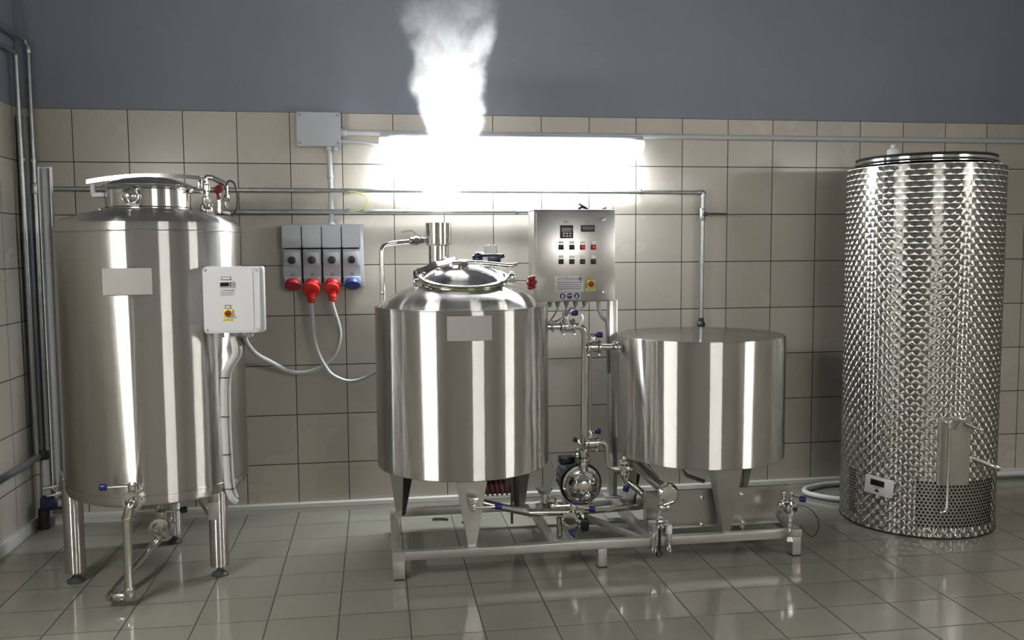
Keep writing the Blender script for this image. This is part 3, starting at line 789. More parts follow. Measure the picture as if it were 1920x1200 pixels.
MB().ribbon([(1.925, -0.70, 1.640), (1.900, -0.70, 1.655), (1.875, -0.70, 1.676), (1.850, -0.70, 1.674), (1.820, -0.70, 1.668)], (0, 0.018, 0), 0.011).obj('lever', 'chrome', vb)
# navy pressure head behind the lid
t = thing('level_sensor', (2.28, -0.66, 1.40), 'navy blue sensor head with clear cover behind the open manway lid', 'sensor')
MB().rcyl((2.285, -0.66, 1.37), (2.285, -0.66, 1.50), 0.018, 0.003).obj('neck', 'chrome', t)
MB().box((2.29, -0.66, 1.527), (0.115, 0.07, 0.050), bev=0.008).rcyl((2.245, -0.67, 1.532), (2.198, -0.67, 1.526), 0.020, 0.004).ball((2.222, -0.69, 1.542), 0.019).obj('housing', 'navy', t)
MB().box((2.297, -0.66, 1.575), (0.066, 0.055, 0.048), bev=0.006).obj('clear_cover', 'cover_clear', t)
MB().rcyl((2.345, -0.67, 1.535), (2.368, -0.67, 1.543), 0.012, 0.003).obj('cable_gland', 'black_plastic', t)
MB().box((2.262, -0.698, 1.524), (0.026, 0.003, 0.022)).obj('maker_label', 'label_white', t)
MB().rcyl((2.236, -0.685, 1.545), (2.250, -0.66, 1.555), 0.010, 0.002).obj('fitting', 'chrome', t)

# ------------------------------------------------------------------ right-hand drum tank
T3 = (3.416, -0.833); R3 = 0.444
t3 = thing('lauter_tank', (T3[0], T3[1], 0.14), 'squat plain steel drum tank with a flat closed top', 'tank')
o3 = (T3[0], T3[1], 0)
MB().lathe([(0, 0.468), (R3-0.004, 0.468), (R3, 0.472), (R3, 1.106), (R3-0.003, 1.111)], o3, seg=128).obj('body', 'brushed_steel', t3, angle=28, origin=o3)
MB().lathe([(R3-0.003, 1.111), (R3-0.02, 1.113), (0.25, 1.118), (0, 1.124)], o3, seg=96).obj('top_plate', 'polished_steel', t3, origin=o3)
for dg in (-90, 30, 150): taper_leg(T3, 0.425, dg, 0.473, 0.139, t3)
MB().tube(fillet([(3.28, -0.90, 0.47), (3.28, -0.90, 0.40), (3.31, -0.93, 0.36), (3.40, -0.96, 0.33)], 0.03), 0.011, 10).rcyl((3.28, -0.90, 0.44), (3.28, -0.90, 0.415), 0.016, 0.003, 8).obj('drain_stub', 'steel_pipe', t3)

# ------------------------------------------------------------------ pump and transfer piping
PY = -0.833
pm = thing('transfer_pump', (2.765, -0.78, 0.14), 'steel centrifugal pump with a round polished head in the middle of the frame', 'pump')
PC = Vector((2.765, -0.80, 0.300))
MB().lathe([(0, 0.085), (0.03, 0.083), (0.060, 0.070), (0.082, 0.045), (0.090, 0.015), (0.092, 0.0), (0.104, -0.002), (0.106, -0.010), (0.104, -0.018), (0, -0.018)], PC, (0, -1, 0), 48).obj('pump_head', 'chrome', pm)
MB().lathe([(0.03, 0.0), (0.026, 0.03), (0.022, 0.045), (0.013, 0.05), (0, 0.05)], PC+Vector((0.005, -0.066, -0.04)), (0, -1, 0), 24).obj('inlet_port', 'chrome', pm)
b = MB(); b.rcyl(PC+Vector((0, 0.02, 0)), PC+Vector((0, 0.26, 0)), 0.092, 0.01, 40)
for k in range(20):
    a = 2*PI*k/20
    b.box(PC+Vector((0.096*math.cos(a), 0.15, 0.096*math.sin(a))), (0.012, 0.20, 0.003), Matrix.Rotation(-a, 3, 'Y'))
b.obj('motor', 'motor_paint', pm)
MB().lathe([(0.11, 0), (0.117, 0.004), (0.117, 0.02), (0.11, 0.024), (0.09, 0.024), (0.09, 0)], PC+Vector((0, 0.02, 0)), (0, 1, 0), 40).obj('motor_flange', 'motor_paint', pm)
MB().box(PC+Vector((-0.062, 0.10, 0.118)), (0.085, 0.07, 0.045), bev=0.008).obj('terminal_box', 'black_plastic', pm)
MB().box(PC+Vector((0, 0.11, -0.13)), (0.15, 0.16, 0.02), bev=0.002).box(PC+Vector((-0.055, 0.11, -0.10)), (0.012, 0.12, 0.06)).box(PC+Vector((0.055, 0.11, -0.10)), (0.012, 0.12, 0.06)).obj('base', 'steel_matte', pm)
MB().rcyl(PC+Vector((0.005, -0.02, 0.075)), PC+Vector((0.005, -0.02, 0.135)), 0.024, 0.003).obj('outlet_port', 'chrome', pm)

def ferrule(c, axis, r, name='clamp', parent=None):
    c = Vector(c)
    return MB().lathe([(r*0.95, -0.012), (r*1.25, -0.010), (r*1.75, -0.004), (r*1.75, 0.004), (r*1.25, 0.010), (r*0.95, 0.012)], c, axis, 24).box(c-Vector((0, 1, 0))*r*1.8, (0.012, 0.014, 0.012), bev=0.002).obj(name, 'chrome', parent)

t = thing('riser_pipe', (2.77, -0.82, 0.43), 'steel pipe rising from the pump and bending left into the middle tank', 'pipe', 'riser pipes')
MB().tube(fillet([(2.770, -0.82, 0.43), (2.775, -0.83, 1.165), (2.560, -0.833, 1.168)], 0.05, 8), 0.0185, 16).obj('pipe', 'steel_pipe', t)
ferrule((2.770, -0.82, 0.445), (0, 0, 1), 0.0185, parent=t); ferrule((2.60, -0.833, 1.168), (1, 0, 0), 0.0185, parent=t)
MB().rcyl((2.771, -0.822, 0.50), (2.771, -0.822, 0.475), 0.024, 0.003).obj('collar', 'chrome', t)
butterfly('butterfly_valve', (2.680, -0.833, 1.168), (1, 0, 0), 0.0185, (-0.15, 0.25, 1), (1, -0.6, 0.12), 0.05, 'blue-knobbed valve on the pipe entering the middle tank near its rim')
t = thing('cross_pipe', (2.9, -0.833, 1.05), 'short level steel pipe from the riser to the right drum tank', 'pipe')
MB().tube([(2.775, -0.833, 1.054), (2.985, -0.833, 1.050)], 0.0165, 14).obj('pipe', 'steel_pipe', t)
ferrule((2.955, -0.833, 1.051), (1, 0, 0), 0.019, parent=t); ferrule((2.935, -0.833, 1.051), (1, 0, 0), 0.019, parent=t)
MB().tube([(2.93, -0.86, 1.085), (2.955, -0.88, 1.088), (2.985, -0.88, 1.092)], 0.004, 8).obj('clamp_wing', 'chrome', t)
butterfly('butterfly_valve', (2.822, -0.833, 1.053), (1, 0, 0), 0.0175, (0.02, 0.25, 1), (1, -0.5, 0.02), 0.03, 'blue-knobbed valve on the level pipe beside the cabinet post')
t = thing('riser_pipe', (2.81, -0.80, 0.50), 'thin steel pipe beside the thick riser, down to the branch', 'pipe', 'riser pipes')
MB().tube([(2.807, -0.80, 0.43), (2.812, -0.80, 1.06)], 0.008, 10).obj('pipe', 'steel_pipe', t)
t = thing('branch_pipe', (2.9, -0.833, 0.4), 'curved steel branch pipe dropping from the riser towards the drum tank foot', 'pipe')
MB().tube(fillet([(2.78, -0.833, 0.535), (2.892, -0.833, 0.540), (2.900, -0.835, 0.395), (2.99, -0.84, 0.385)], 0.045, 8), 0.0135, 12).obj('pipe', 'steel_pipe', t)
ferrule((2.83, -0.833, 0.537), (1, 0, 0), 0.0175, parent=t)
butterfly('butterfly_valve', (2.808, -0.833, 0.536), (1, 0, 0), 0.0165, (0.02, 0.2, 1), (1, -0.6, 0.05), 0.035, 'blue-knobbed valve low on the riser where the branch leaves')
t = thing('sample_valve', (2.72, -0.84, 0.5), 'small steel valve with black tip at the left of the riser foot', 'valve')
MB().tube([(2.765, -0.85, 0.50), (2.740, -0.86, 0.545), (2.722, -0.86, 0.560)], 0.009, 10).lathe([(0, -0.01), (0.03, -0.01), (0.034, 0), (0.03, 0.01), (0, 0.01)], (2.738, -0.82, 0.475), (0.9, -0.4, 0.1), 20).obj('valve_body', 'chrome', t)
MB().rcyl((2.727, -0.86, 0.556), (2.705, -0.86, 0.567), 0.012, 0.003).obj('tip', 'black_plastic', t)

# lower manifold
t = thing('lower_manifold', (2.64, -0.95, 0.2), 'polished level pipe running low between the two squat tanks', 'pipe')
pth = fillet([(2.13, -1.02, 0.315), at(928, 948, -1.03), at(990, 961, -1.0), at(1070, 960, -0.99), at(1212, 948, -0.95), at(1206, 925, -0.88), (2.992, -0.84, 0.33), (2.990, -0.84, 0.40)], 0.05, 8)
MB().tube(pth, 0.0185, 16).obj('pipe', 'steel_pipe', t)
MB().tube(fillet([(2.60, -1.0, 0.19), (2.60, -1.0, 0.095)], 0.02), 0.0155, 14).ball((2.60, -1.0, 0.092), 0.0155).obj('drain_leg', 'steel_pipe', t)
MB().tube([(2.45, -0.96, 0.19), (2.58, -0.60, 0.155)], 0.008, 8).obj('stay', 'steel_pipe', t)
ferrule((2.72, -0.99, 0.188), (1, -0.05, 0), 0.0185, parent=t)
butterfly('butterfly_valve', (2.990, -0.84, 0.395), (0, 0, 1), 0.0175, (0.2, -1, 0.1), (-0.2, 0, -1), 0.10, 'chrome valve under the lower left edge of the drum tank', knob='knob_blue')
t = thing('tank_outlet', (2.99, -0.83, 0.43), 'steel elbow from the valve up into the drum tank edge', 'pipe')
MB().tube(fillet([(2.990, -0.84, 0.41), (2.990, -0.84, 0.455), (3.06, -0.84, 0.462)], 0.02), 0.0175, 12).obj('pipe', 'steel_pipe', t)
ferrule((2.990, -0.84, 0.43), (0, 0, 1), 0.0175, parent=t)
butterfly('butterfly_valve', (2.655, -1.01, 0.180), (0.3, 1, 0), 0.021, (0.25, -0.1, 1), (1, -0.2, -0.15), 0.09, 'round valve face hanging from the low pipe in front of the pump')
t = thing('drain_valve', (2.675, -1.03, 0.14), 'black square actuator and blue lever under the low pipe', 'valve')
MB().box((2.735, -0.99, 0.140), (0.040, 0.035, 0.060), bev=0.003).rcyl((2.735, -0.99, 0.165), (2.735, -0.99, 0.18), 0.012, 0.002).obj('actuator', 'black_plastic', t)
MB().tube([(2.685, -1.03, 0.150), (2.650, -1.05, 0.108)], 0.009, 10).box((2.655, -1.045, 0.112), (0.04, 0.02, 0.012), Matrix.Rotation(0.9, 3, 'Y'), 0.003).obj('lever', 'knob_blue', t)
butterfly('butterfly_valve', (2.565, -0.93, 0.235), (0, 0, 1), 0.016, (0, -1, 0.2), (1, -0.05, 0.02), 0.105, 'slim valve with a long rod and blue knob just left of the pump')
t = thing('sample_loop', (2.54, -0.93, 0.2), 'small sample cup with clear hose loop below the middle tank', 'hose')
MB().rcyl((2.535, -0.93, 0.19), (2.535, -0.93, 0.31), 0.017, 0.003).obj('stand', 'chrome', t)
MB().lathe([(0.028, 0.30), (0.045, 0.325), (0.043, 0.327), (0.026, 0.305), (0.028, 0.30)], (2.535, -0.93, 0), seg=24).obj('cup', 'tube_clear', t)
MB().tube(smoothline([(2.50, -0.93, 0.335), (2.52, -0.93, 0.325), (2.57, -0.93, 0.345), (2.595, -0.92, 0.41), (2.575, -0.91, 0.47)]), 0.0055, 8).obj('hose', 'tube_clear', t)

# outlet valve in front of the middle tank's front leg
t = thing('outlet_valve', (2.13, -1.27, 0.32), 'chrome lever valve with blue knob in front of the middle tank leg', 'valve')
MB().box((2.124, -1.290, 0.385), (0.046, 0.03, 0.018), bev=0.003).prism([(2.103, -1.300, 0.380), (2.145, -1.300, 0.380), (2.138, -1.300, 0.345), (2.110, -1.300, 0.345)], (0, 0, 0), (0, 0.03, 0)).rcyl((2.120, -1.312, 0.352), (2.120, -1.262, 0.352), 0.017, 0.004).obj('valve_body', 'chrome', t)
hd = MB().tube([(2.120, -1.308, 0.352), (2.228, -1.31, 0.355)], 0.006, 10).obj('handle', 'chrome', t)
MB().rcyl((2.222, -1.31, 0.355), (2.256, -1.31, 0.356), 0.016, 0.006).obj('knob', 'knob_blue', hd)
# dark housing and reddish coil under the middle tank
t = thing('burner_housing', (2.27, -0.87, 0.3), 'dark steel box with a reddish coil under the middle tank', 'burner')
MB().box((2.27, -0.80, 0.385), (0.21, 0.20, 0.17), bev=0.003).obj('housing', 'motor_paint', t)
MB().box((2.365, -0.905, 0.24), (0.012, 0.012, 0.20)).obj('upright', 'motor_paint', t)
b = MB(); cp = []
for k in range(140):
    a = k*2*PI/20; cp.append((2.165+k*0.00125, -0.945+0.028*math.cos(a), 0.345+0.035*math.sin(a)))
b.tube(cp, 0.006, 6); b.obj('coil', 'copper_coil', t)

# ------------------------------------------------------------------ steel trough and valves under the drum tank
t = thing('splash_panel', (3.42, -1.12, 0.137), 'long low steel panel with bolts standing under the right drum tank', 'panel')
b = MB(); b.box((3.415, -1.120, 0.236), (0.775, 0.003, 0.192)).box((3.029, -1.095, 0.236), (0.003, 0.05, 0.192)).box((3.801, -1.095, 0.236), (0.003, 0.05, 0.192)).box((3.415, -1.112, 0.333), (0.775, 0.018, 0.003)).box((3.415, -1.130, 0.142), (0.775, 0.02, 0.003))
b.obj('sheet', 'steel_sheet', t)
for (px, py) in ((1315, 933), (1390, 928), (1315, 984), (1393, 980)):
    q = at(px, py, -1.12)
    MB().rcyl((q.x, -1.134, q.z), (q.x, -1.118, q.z), 0.012, 0.004, 12).obj('bolt', 'chrome', t)
MB().box((3.060, -1.19, 0.165), (0.07, 0.10, 0.06), bev=0.002).obj('bracket', 'steel_sheet', t)
# sloping pipe with round end face
t = thing('heating_element', (3.10, -1.15, 0.34), 'sloping steel tube ending in a round polished face left under the drum tank', 'heater')
c1 = at(1253, 926, -1.20); c0 = at(1190, 868, -0.70)
MB().tube([c0, c1+(c0-c1).normalized()*0.05], 0.030, 20).obj('tube', 'steel_sheet', t)
MB().tube([c0+Vector((0.05, 0, 0.02)), c1+Vector((-0.01, 0.10, 0.05))], 0.004, 8).obj('tie_rod', 'steel_matte', t)
MB().lathe([(0, 0.020), (0.040, 0.018), (0.046, 0.012), (0.052, 0.008), (0.056, 0.0), (0.052, -0.016), (0, -0.016)], c1, (0.05, -1, 0.12), 40).obj('end_face', 'chrome', t)
MB().lathe([(0, 0.002), (0.036, 0.001), (0.038, -0.004)], c1+Vector((0, -0.020, 0.002)), (0.05, -1, 0.12), 32).obj('sight_disc', 'steel_sheet', t)
for k in range(6):
    a = 2*PI*k/6+0.3
    MB().ball(c1+Vector((0.047*math.cos(a), -0.020, 0.047*math.sin(a))), 0.0055, 8).obj('bolt', 'chrome', t)
t = thing('trough_valve', (3.08, -1.27, 0.18), 'stacked chrome elbows with long black lever at the left end of the steel panel', 'valve')
P = lambda x, y, Y=-1.265: at(x, y, Y)
MB().tube(fillet([P(1262, 940), P(1240, 948), P(1236, 962), P(1236, 985)], 0.02), 0.013, 12).obj('elbow', 'chrome', t)
MB().rcyl(P(1234, 950), P(1253, 952), 0.020, 0.005).obj('union', 'chrome', t)
MB().rcyl(P(1238, 966), P(1238, 990), 0.021, 0.005).obj('valve_body', 'chrome', t)
MB().rcyl(P(1231, 978, -1.29), P(1250, 976, -1.29), 0.015, 0.004).obj('valve_stem', 'chrome', t)
MB().tube([P(1240, 980), P(1254, 985), P(1254, 992)], 0.012, 12).obj('elbow', 'chrome', t)
MB().rcyl(P(1254, 984), P(1254, 1000), 0.017, 0.003).obj('nozzle', 'white_plastic', t)
MB().rcyl(P(1254, 1000), P(1254, 1035), 0.015, 0.002).obj('spout', 'chrome', t)
MB().rcyl(P(1226, 1000), P(1226, 1036), 0.015, 0.002).obj('spout', 'chrome', t)
lv = MB().tube([P(1237, 992, -1.31), P(1236, 1034, -1.31)], 0.0075, 10).obj('lever', 'black_plastic', t)
MB().ring(P(1236, 1038, -1.31), 0.012, 0.0065, (0, 1, 0), 20).obj('lever_eye', 'black_plastic', lv)
t = thing('end_valve', (3.76, -1.27, 0.2), 'chrome valve cluster with blue knob and black bore at the right end of the frame', 'valve')
P = lambda x, y, Y=-1.275: at(x, y, Y)
MB().rcyl(P(1470, 930, -1.23), P(1470, 921, -1.23), 0.014, 0.003).tube([P(1470, 950, -1.23), P(1470, 925, -1.23)], 0.011, 12).obj('inlet', 'chrome', t)
MB().rcyl(P(1484, 945, -1.25), P(1484, 921, -1.25), 0.010, 0.002).obj('stem', 'chrome', t)
MB().lathe([(0, 0.03), (0.018, 0.03), (0.020, 0.022), (0.030, 0.018), (0.034, 0), (0.030, -0.02), (0.018, -0.03), (0, -0.03)], P(1481, 952), (0.2, -1, 0.1), 28).obj('valve_body', 'chrome', t)
MB().lathe([(0, 0.033), (0.0125, 0.033), (0.0125, 0.025)], P(1484, 953), (0.2, -1, 0.1), 20).obj('bore', 'black_rubber', t)
MB().rcyl(P(1458, 945, -1.25), P(1468, 945, -1.25), 0.019, 0.004).obj('union', 'chrome', t)
MB().tube([P(1459, 962, -1.24), P(1470, 980, -1.23)], 0.018, 12).obj('bracket_pipe', 'steel_sheet', t)
hd = MB().tube([P(1484, 928, -1.25), P(1500, 934, -1.30)], 0.005, 8).obj('handle', 'chrome', t)
MB().rcyl(P(1499, 935, -1.30), P(1511, 937, -1.32), 0.015, 0.006).obj('knob', 'knob_blue', hd)
MB().rcyl(P(1481, 962), P(1481, 1008), 0.012, 0.002).obj('spout', 'chrome', t)
MB().rcyl(P(1481, 972), P(1481, 988), 0.0145, 0.003).obj('nut', 'chrome', t)
MB().lathe([(0.013, 0), (0.022, -0.02), (0.020, -0.022)], P(1481, 1006), (0, 0, 1), 20).obj('skirt', 'steel_matte', t)
tag(MB().tube(smoothline([at(1495, 947, -1.26), at(1515, 952, -1.25), at(1532, 970, -1.22), at(1535, 990, -1.2), at(1524, 1006, -1.18), at(1510, 997, -1.15), at(1500, 985, -1.12)]), 0.0022, 6).obj('sensor_wire', 'black_rubber'),
    'thin black wire looping down beside the right end of the frame', 'wire')

# ------------------------------------------------------------------ stainless control cabinet on its post
CB = thing('control_cabinet', (2.80, -0.45, 0.137), 'stainless control cabinet with buttons and warning notice on a square post', 'cabinet')
FY = -0.515
x0, x1, z0, z1 = 2.562, 3.027, 1.276, 1.790
MB().box(((x0+x1)/2, FY+0.11, (z0+z1)/2), (x1-x0, 0.19, z1-z0), bev=0.004).obj('cabinet_body', 'steel_sheet', CB)
MB().box(((x0+x1)/2+0.004, FY+0.007, (z0+z1)/2-0.002), (x1-x0-0.012, 0.014, z1-z0-0.012), bev=0.003).obj('door', 'steel_sheet', CB)
MB().box(((x0+x1)/2, FY+0.10, z1+0.003), (x1-x0+0.010, 0.21, 0.005), bev=0.001).obj('top_lip', 'steel_matte', CB)
MB().box((3.021, -0.475, 0.71), (0.050, 0.050, 1.145), bev=0.003).obj('post', 'steel_sheet', CB)
MB().box((3.021, -0.480, 0.143), (0.10, 0.09, 0.008)).obj('post_foot', 'steel_matte', CB)
f0 = FY-0.0005
def cat_(x, y): q = at(x, y, FY); return q.x, q.z
def panel_part(name, px, py, w, h, mat, parent=CB, th=0.006, y=None, bev=0.0):
    x, z = cat_(px, py); yy = f0 if y is None else y
    return MB().box((x, yy-th/2, z), (w, th, h), bev=bev).obj(name, mat, parent)
panel_part('name_tag', 1061, 416, 0.026, 0.012, 'nameplate', th=0.002); panel_part('name_tag', 1101.5, 416, 0.026, 0.012, 'nameplate', th=0.002)
dc = panel_part('temperature_controller', 1062, 434.5, 0.074, 0.072, 'black_plastic', th=0.012, bev=0.002)
panel_part('screen', 1062, 431, 0.058, 0.022, 'dark_screen', dc, 0.002, f0-0.012)
for r in range(2):
    for c in range(3):
        panel_part('button', 1056.2+6*c, 438+4.7*r, 0.013, 0.008, 'label_white', dc, 0.003, f0-0.012, 0.001)
dd = panel_part('digital_readout', 1102, 428.3, 0.078, 0.036, 'black_plastic', th=0.010, bev=0.002)
panel_part('screen', 1102, 428.3, 0.062, 0.020, 'dark_screen', dd, 0.002, f0-0.010)
for r, yy in enumerate((455.5, 482.5)):
    for c in range(4):
        px = 1051.8+20.3*c
        panel_part('legend_plate', px, yy-1.0, 0.027, 0.014, 'white_plastic', th=0.004)
        sq = panel_part('push_button' if c > 1 else 'selector_switch', px, yy+8.0, 0.030, 0.028, 'black_plastic', th=0.006, bev=0.002)
        x, z = cat_(px, yy+8.0)
        if c > 1:
            MB().rcyl((x, f0-0.005, z), (x, f0-0.018, z), 0.0125, 0.003, 20).obj('lens', 'plug_red' if r == 0 else 'black_plastic', sq)
        else:
            MB().rcyl((x, f0-0.005, z), (x, f0-0.012, z), 0.0125, 0.002, 20).box((x, f0-0.018, z), (0.022, 0.014, 0.008), Matrix.Rotation(math.radians(-45 if c else 0), 3, 'Y'), 0.002).obj('lever', 'black_plastic', sq)
# warning notice
wx, wz = cat_(1067, 532.5)
wl = MB().box((wx, f0-0.0008, wz), (0.166, 0.0012, 0.088)).obj('warning_notice', 'label_white', CB)
text_mesh('lettering', 'ATTENZIONE', 0.021, (wx+0.004, f0-0.0018, wz+0.028), X1, Z1, 'ink', wl)
for q in range(4):
    MB().box((wx, f0-0.0017, wz+0.010-0.0125*q), (0.146-0.012*(q % 2), 0.0006, 0.0035)).obj('text_line', 'ink', wl)
MB().prism([(wx-0.076, f0-0.0015, wz+0.019), (wx-0.054, f0-0.0015, wz+0.019), (wx-0.065, f0-0.0015, wz+0.038)], (0, 0, 0), (0, -0.0008, 0)).obj('hazard_sign', 'yellow', wl)
MB().box((wx-0.065, f0-0.0026, wz+0.028), (0.002, 0.0006, 0.009)).obj('hazard_mark', 'ink', wl)
MB().ring((wx+0.068, f0-0.0018, wz+0.029), 0.010, 0.0016, (0, 1, 0), 24, 4).box((wx+0.068, f0-0.0018, wz+0.029), (0.020, 0.0016, 0.002), Matrix.Rotation(-0.8, 3, 'Y')).obj('ban_sign', 'handle_red', wl)
MB().box((wx+0.068, f0-0.0022, wz+0.029), (0.008, 0.0008, 0.006)).obj('ban_mark', 'ink', wl)
# three blue mandatory signs
sx, sz = cat_(1068, 555)
ms = MB().box((sx, f0-0.0008, sz), (0.126, 0.0012, 0.038)).obj('mandatory_signs', 'label_white', CB)
for k in (-1, 0, 1):
    cxk = sx+k*0.041
    MB().lathe([(0, 0), (0.0165, 0), (0.0165, 0.0006), (0, 0.0006)], (cxk, f0-0.0014, sz), (0, -1, 0), 32).obj('sign_disc', 'ink_blue', ms)
MB().prism([(sx-0.047, f0-0.0021, sz-0.011), (sx-0.036, f0-0.0021, sz-0.011), (sx-0.034, f0-0.0021, sz+0.003), (sx-0.038, f0-0.0021, sz+0.011), (sx-0.045, f0-0.0021, sz+0.009), (sx-0.047, f0-0.0021, sz)], (0, 0, 0), (0, -0.0006, 0)).obj('glove_sign', 'label_white', ms)
MB().box((sx, f0-0.0024, sz+0.003), (0.024, 0.0006, 0.006), bev=0.0002).obj('goggles_sign', 'label_white', ms)
MB().prism([(sx+0.032, f0-0.0021, sz-0.011), (sx+0.047, f0-0.0021, sz-0.011), (sx+0.046, f0-0.0021, sz-0.002), (sx+0.044, f0-0.0021, sz+0.008), (sx+0.037, f0-0.0021, sz+0.010), (sx+0.035, f0-0.0021, sz-0.001)], (0, 0, 0), (0, -0.0006, 0)).obj('head_sign', 'label_white', ms)
mx_, mz_ = cat_(1107, 532)
sw = MB().box((mx_, f0-0.008, mz_), (0.042, 0.016, 0.042), bev=0.002).obj('main_switch', 'yellow', CB)
MB().rcyl((mx_, f0-0.016, mz_), (mx_, f0-0.025, mz_), 0.017, 0.002).box((mx_, f0-0.030, mz_), (0.030, 0.014, 0.009), bev=0.002).obj('switch_knob', 'handle_red', sw)
yl = MB().box((mx_+0.001, f0-0.0008, mz_-0.034), (0.058, 0.0012, 0.012)).obj('yellow_label', 'yellow', CB)
for q in range(7): MB().box((mx_-0.021+q*0.0075, f0-0.0018, mz_-0.034), (0.0045, 0.0006, 0.005)).obj('text_mark', 'ink', yl)
lx_, lz_ = cat_(1131, 412)
MB().rcyl((lx_, f0, lz_), (lx_, f0-0.012, lz_), 0.011, 0.003).box((lx_, f0-0.014, lz_), (0.024, 0.004, 0.008), Matrix.Rotation(-0.5, 3, 'Y')).obj('door_lock', 'chrome', CB)
lx_, lz_ = cat_(1131, 548)
MB().rcyl((lx_, f0, lz_), (lx_, f0-0.012, lz_), 0.011, 0.003).obj('door_lock', 'chrome', CB)
for px in (1031, 1045.5, 1062, 1079, 1096):
    q = at(px, 566, FY+0.05)
    MB().rcyl((q.x, FY+0.05, z0+0.002), (q.x, FY+0.05, z0-0.018), 0.014, 0.003, 10).lathe([(0.011, 0), (0.006, -0.014)], (q.x, FY+0.05, z0-0.018), seg=12).obj('cable_gland', 'cable_grey', CB)
# cables from the glands
def cable(pts, r, mat, label, name='cable', cat='cable', group=None, n=8):
    return tag(MB().tube(smoothline(pts, n), r, 10).obj(name, mat), label, cat, group)
GY = FY+0.05
cable([at(1045.5, 570, GY), at(1045, 580, GY), at(1038, 593, GY), at(1028, 606, GY), at(1022, 616, GY)], 0.0045, 'cable_grey', 'grey cable from the leftmost visible gland under the cabinet', group='cables under the cabinet')
cable([at(1062, 570, GY), at(1061, 584, GY), at(1056, 596, GY-0.02), at(1040, 603, GY-0.02), at(1024, 610, GY)], 0.0045, 'cable_grey', 'grey cable from the second gland under the cabinet, curving left', group='cables under the cabinet')
cable([at(1079, 570, GY), at(1077, 578, GY), at(1070, 578, GY), at(1062, 590, GY-0.03), at(1048, 600, GY-0.03), at(1024, 614, GY)], 0.0045, 'cable_grey', 'grey cable kinked beside the blue knob under the cabinet', group='cables under the cabinet')
cable([at(1096, 570, GY), at(1093, 577, GY), at(1084, 582, -0.70), at(1070, 586, -0.80), at(1065, 598, -0.86), at(1069, 611, -0.87), at(1084, 612, -0.87), at(1094, 600, -0.84), at(1092, 590, -0.80)], 0.006, 'cable_white', 'white cable looping round the blue knob above the pipe', group='cables under the cabinet')
cable([at(1122, 566, GY), at(1123, 580, GY-0.02), at(1130, 596, -0.50), at(1138, 604, -0.515), at(1140, 640, -0.515), at(1141, 700, -0.515)], 0.0115, 'conduit_grey', 'grey conduit curving from the cabinet bottom to its post', 'conduit', 'conduit')

# pliers lying on the cabinet
t = thing('pliers', (2.82, -0.46, 1.796), 'open pliers with navy handles lying on the steel cabinet', 'pliers', 'pliers on the cabinet')
zz = 1.801
MB().tube(smoothline([at(1103, 392.5, -0.47), at(1094, 387, -0.47), at(1085, 382, -0.47)]), 0.007, 8).obj('handle', 'navy', t)
MB().tube(smoothline([at(1103, 393, -0.46), at(1091, 389, -0.47), at(1084, 393, -0.49)]), 0.007, 8).obj('handle', 'navy', t)
q = at(1105, 393, -0.46); MB().box(q, (0.05, 0.02, 0.01), bev=0.003).obj('jaw', 'chrome', t)
t = thing('pliers', (2.98, -0.46, 1.796), 'small red-handled pliers at the right corner of the cabinet top', 'pliers', 'pliers on the cabinet')
MB().tube([at(1128, 392, -0.45), at(1137, 389, -0.45)], 0.006, 8).obj('handle', 'handle_red', t)
MB().tube([at(1136, 391, -0.45), at(1144, 391, -0.45), at(1151, 387, -0.46)], 0.005, 8).obj('jaw', 'chrome', t)
MB().tube([at(1136, 392, -0.46), at(1144, 393, -0.47), at(1152, 392, -0.47)], 0.004, 8).obj('jaw', 'chrome', t)

# ------------------------------------------------------------------ wall: pipes, conduits, boxes
def wall_clip(c, axis, r, parent):
    c = Vector(c)
    return MB().lathe([(r, -0.008), (r+0.005, -0.008), (r+0.005, 0.008), (r, 0.008)], c, axis, 16).box(c+Vector((0, (-c.y)/2, 0)), (0.012, max(0.004, -c.y-r), 0.012)).obj('pipe_clip', 'galvanised', parent)
up = thing('gas_pipe', (1.7, -0.04, 1.926), 'upper galvanised pipe along the tiles, turning down over the drum tank', 'pipe', 'gas pipes on the back wall')
MB().tube(fillet([(-0.20, -0.045, 1.932), (3.722, -0.045, 1.922), (3.718, -0.045, 1.10)], 0.02, 6), 0.0125, 14).obj('pipe', 'galvanised', up)
MB().tube(fillet([(3.695, -0.045, 1.922), (3.722, -0.045, 1.922), (3.722, -0.045, 1.893)], 0.012), 0.0175, 14).obj('elbow', 'galvanised', up)
MB().rcyl((3.719, -0.045, 1.825), (3.719, -0.045, 1.748), 0.019, 0.004, 12).obj('ball_valve', 'galvanised', up)
MB().ribbon([(3.735, -0.07, 1.786), (3.77, -0.075, 1.788), (3.865, -0.075, 1.786)], (0, 0, 0.014), 0.01).rcyl((3.728, -0.06, 1.786), (3.728, -0.085, 1.786), 0.013, 0.003).obj('lever', 'black_plastic', up)
wall_clip((3.718, -0.045, 1.491), (0, 0, 1), 0.0125, up)
MB().rcyl((3.718, -0.045, 1.135), (3.718, -0.045, 1.108), 0.017, 0.003, 8).ball((3.718, -0.045, 1.092), 0.026, 18).obj('end_valve', 'black_rubber', up)
for x in (1.535, 3.317): wall_clip((x, -0.045, 1.926), (1, 0, 0), 0.0125, up)
lp = thing('gas_pipe', (1.7, -0.04, 1.805), 'lower galvanised pipe along the tiles, ending behind the cabinet', 'pipe', 'gas pipes on the back wall')
MB().tube([(0.80, -0.045, 1.803), (2.95, -0.045, 1.806)], 0.0135, 14).obj('pipe', 'galvanised', lp)
for x in (1.53, 2.54): wall_clip((x, -0.045, 1.805), (1, 0, 0), 0.0135, lp)
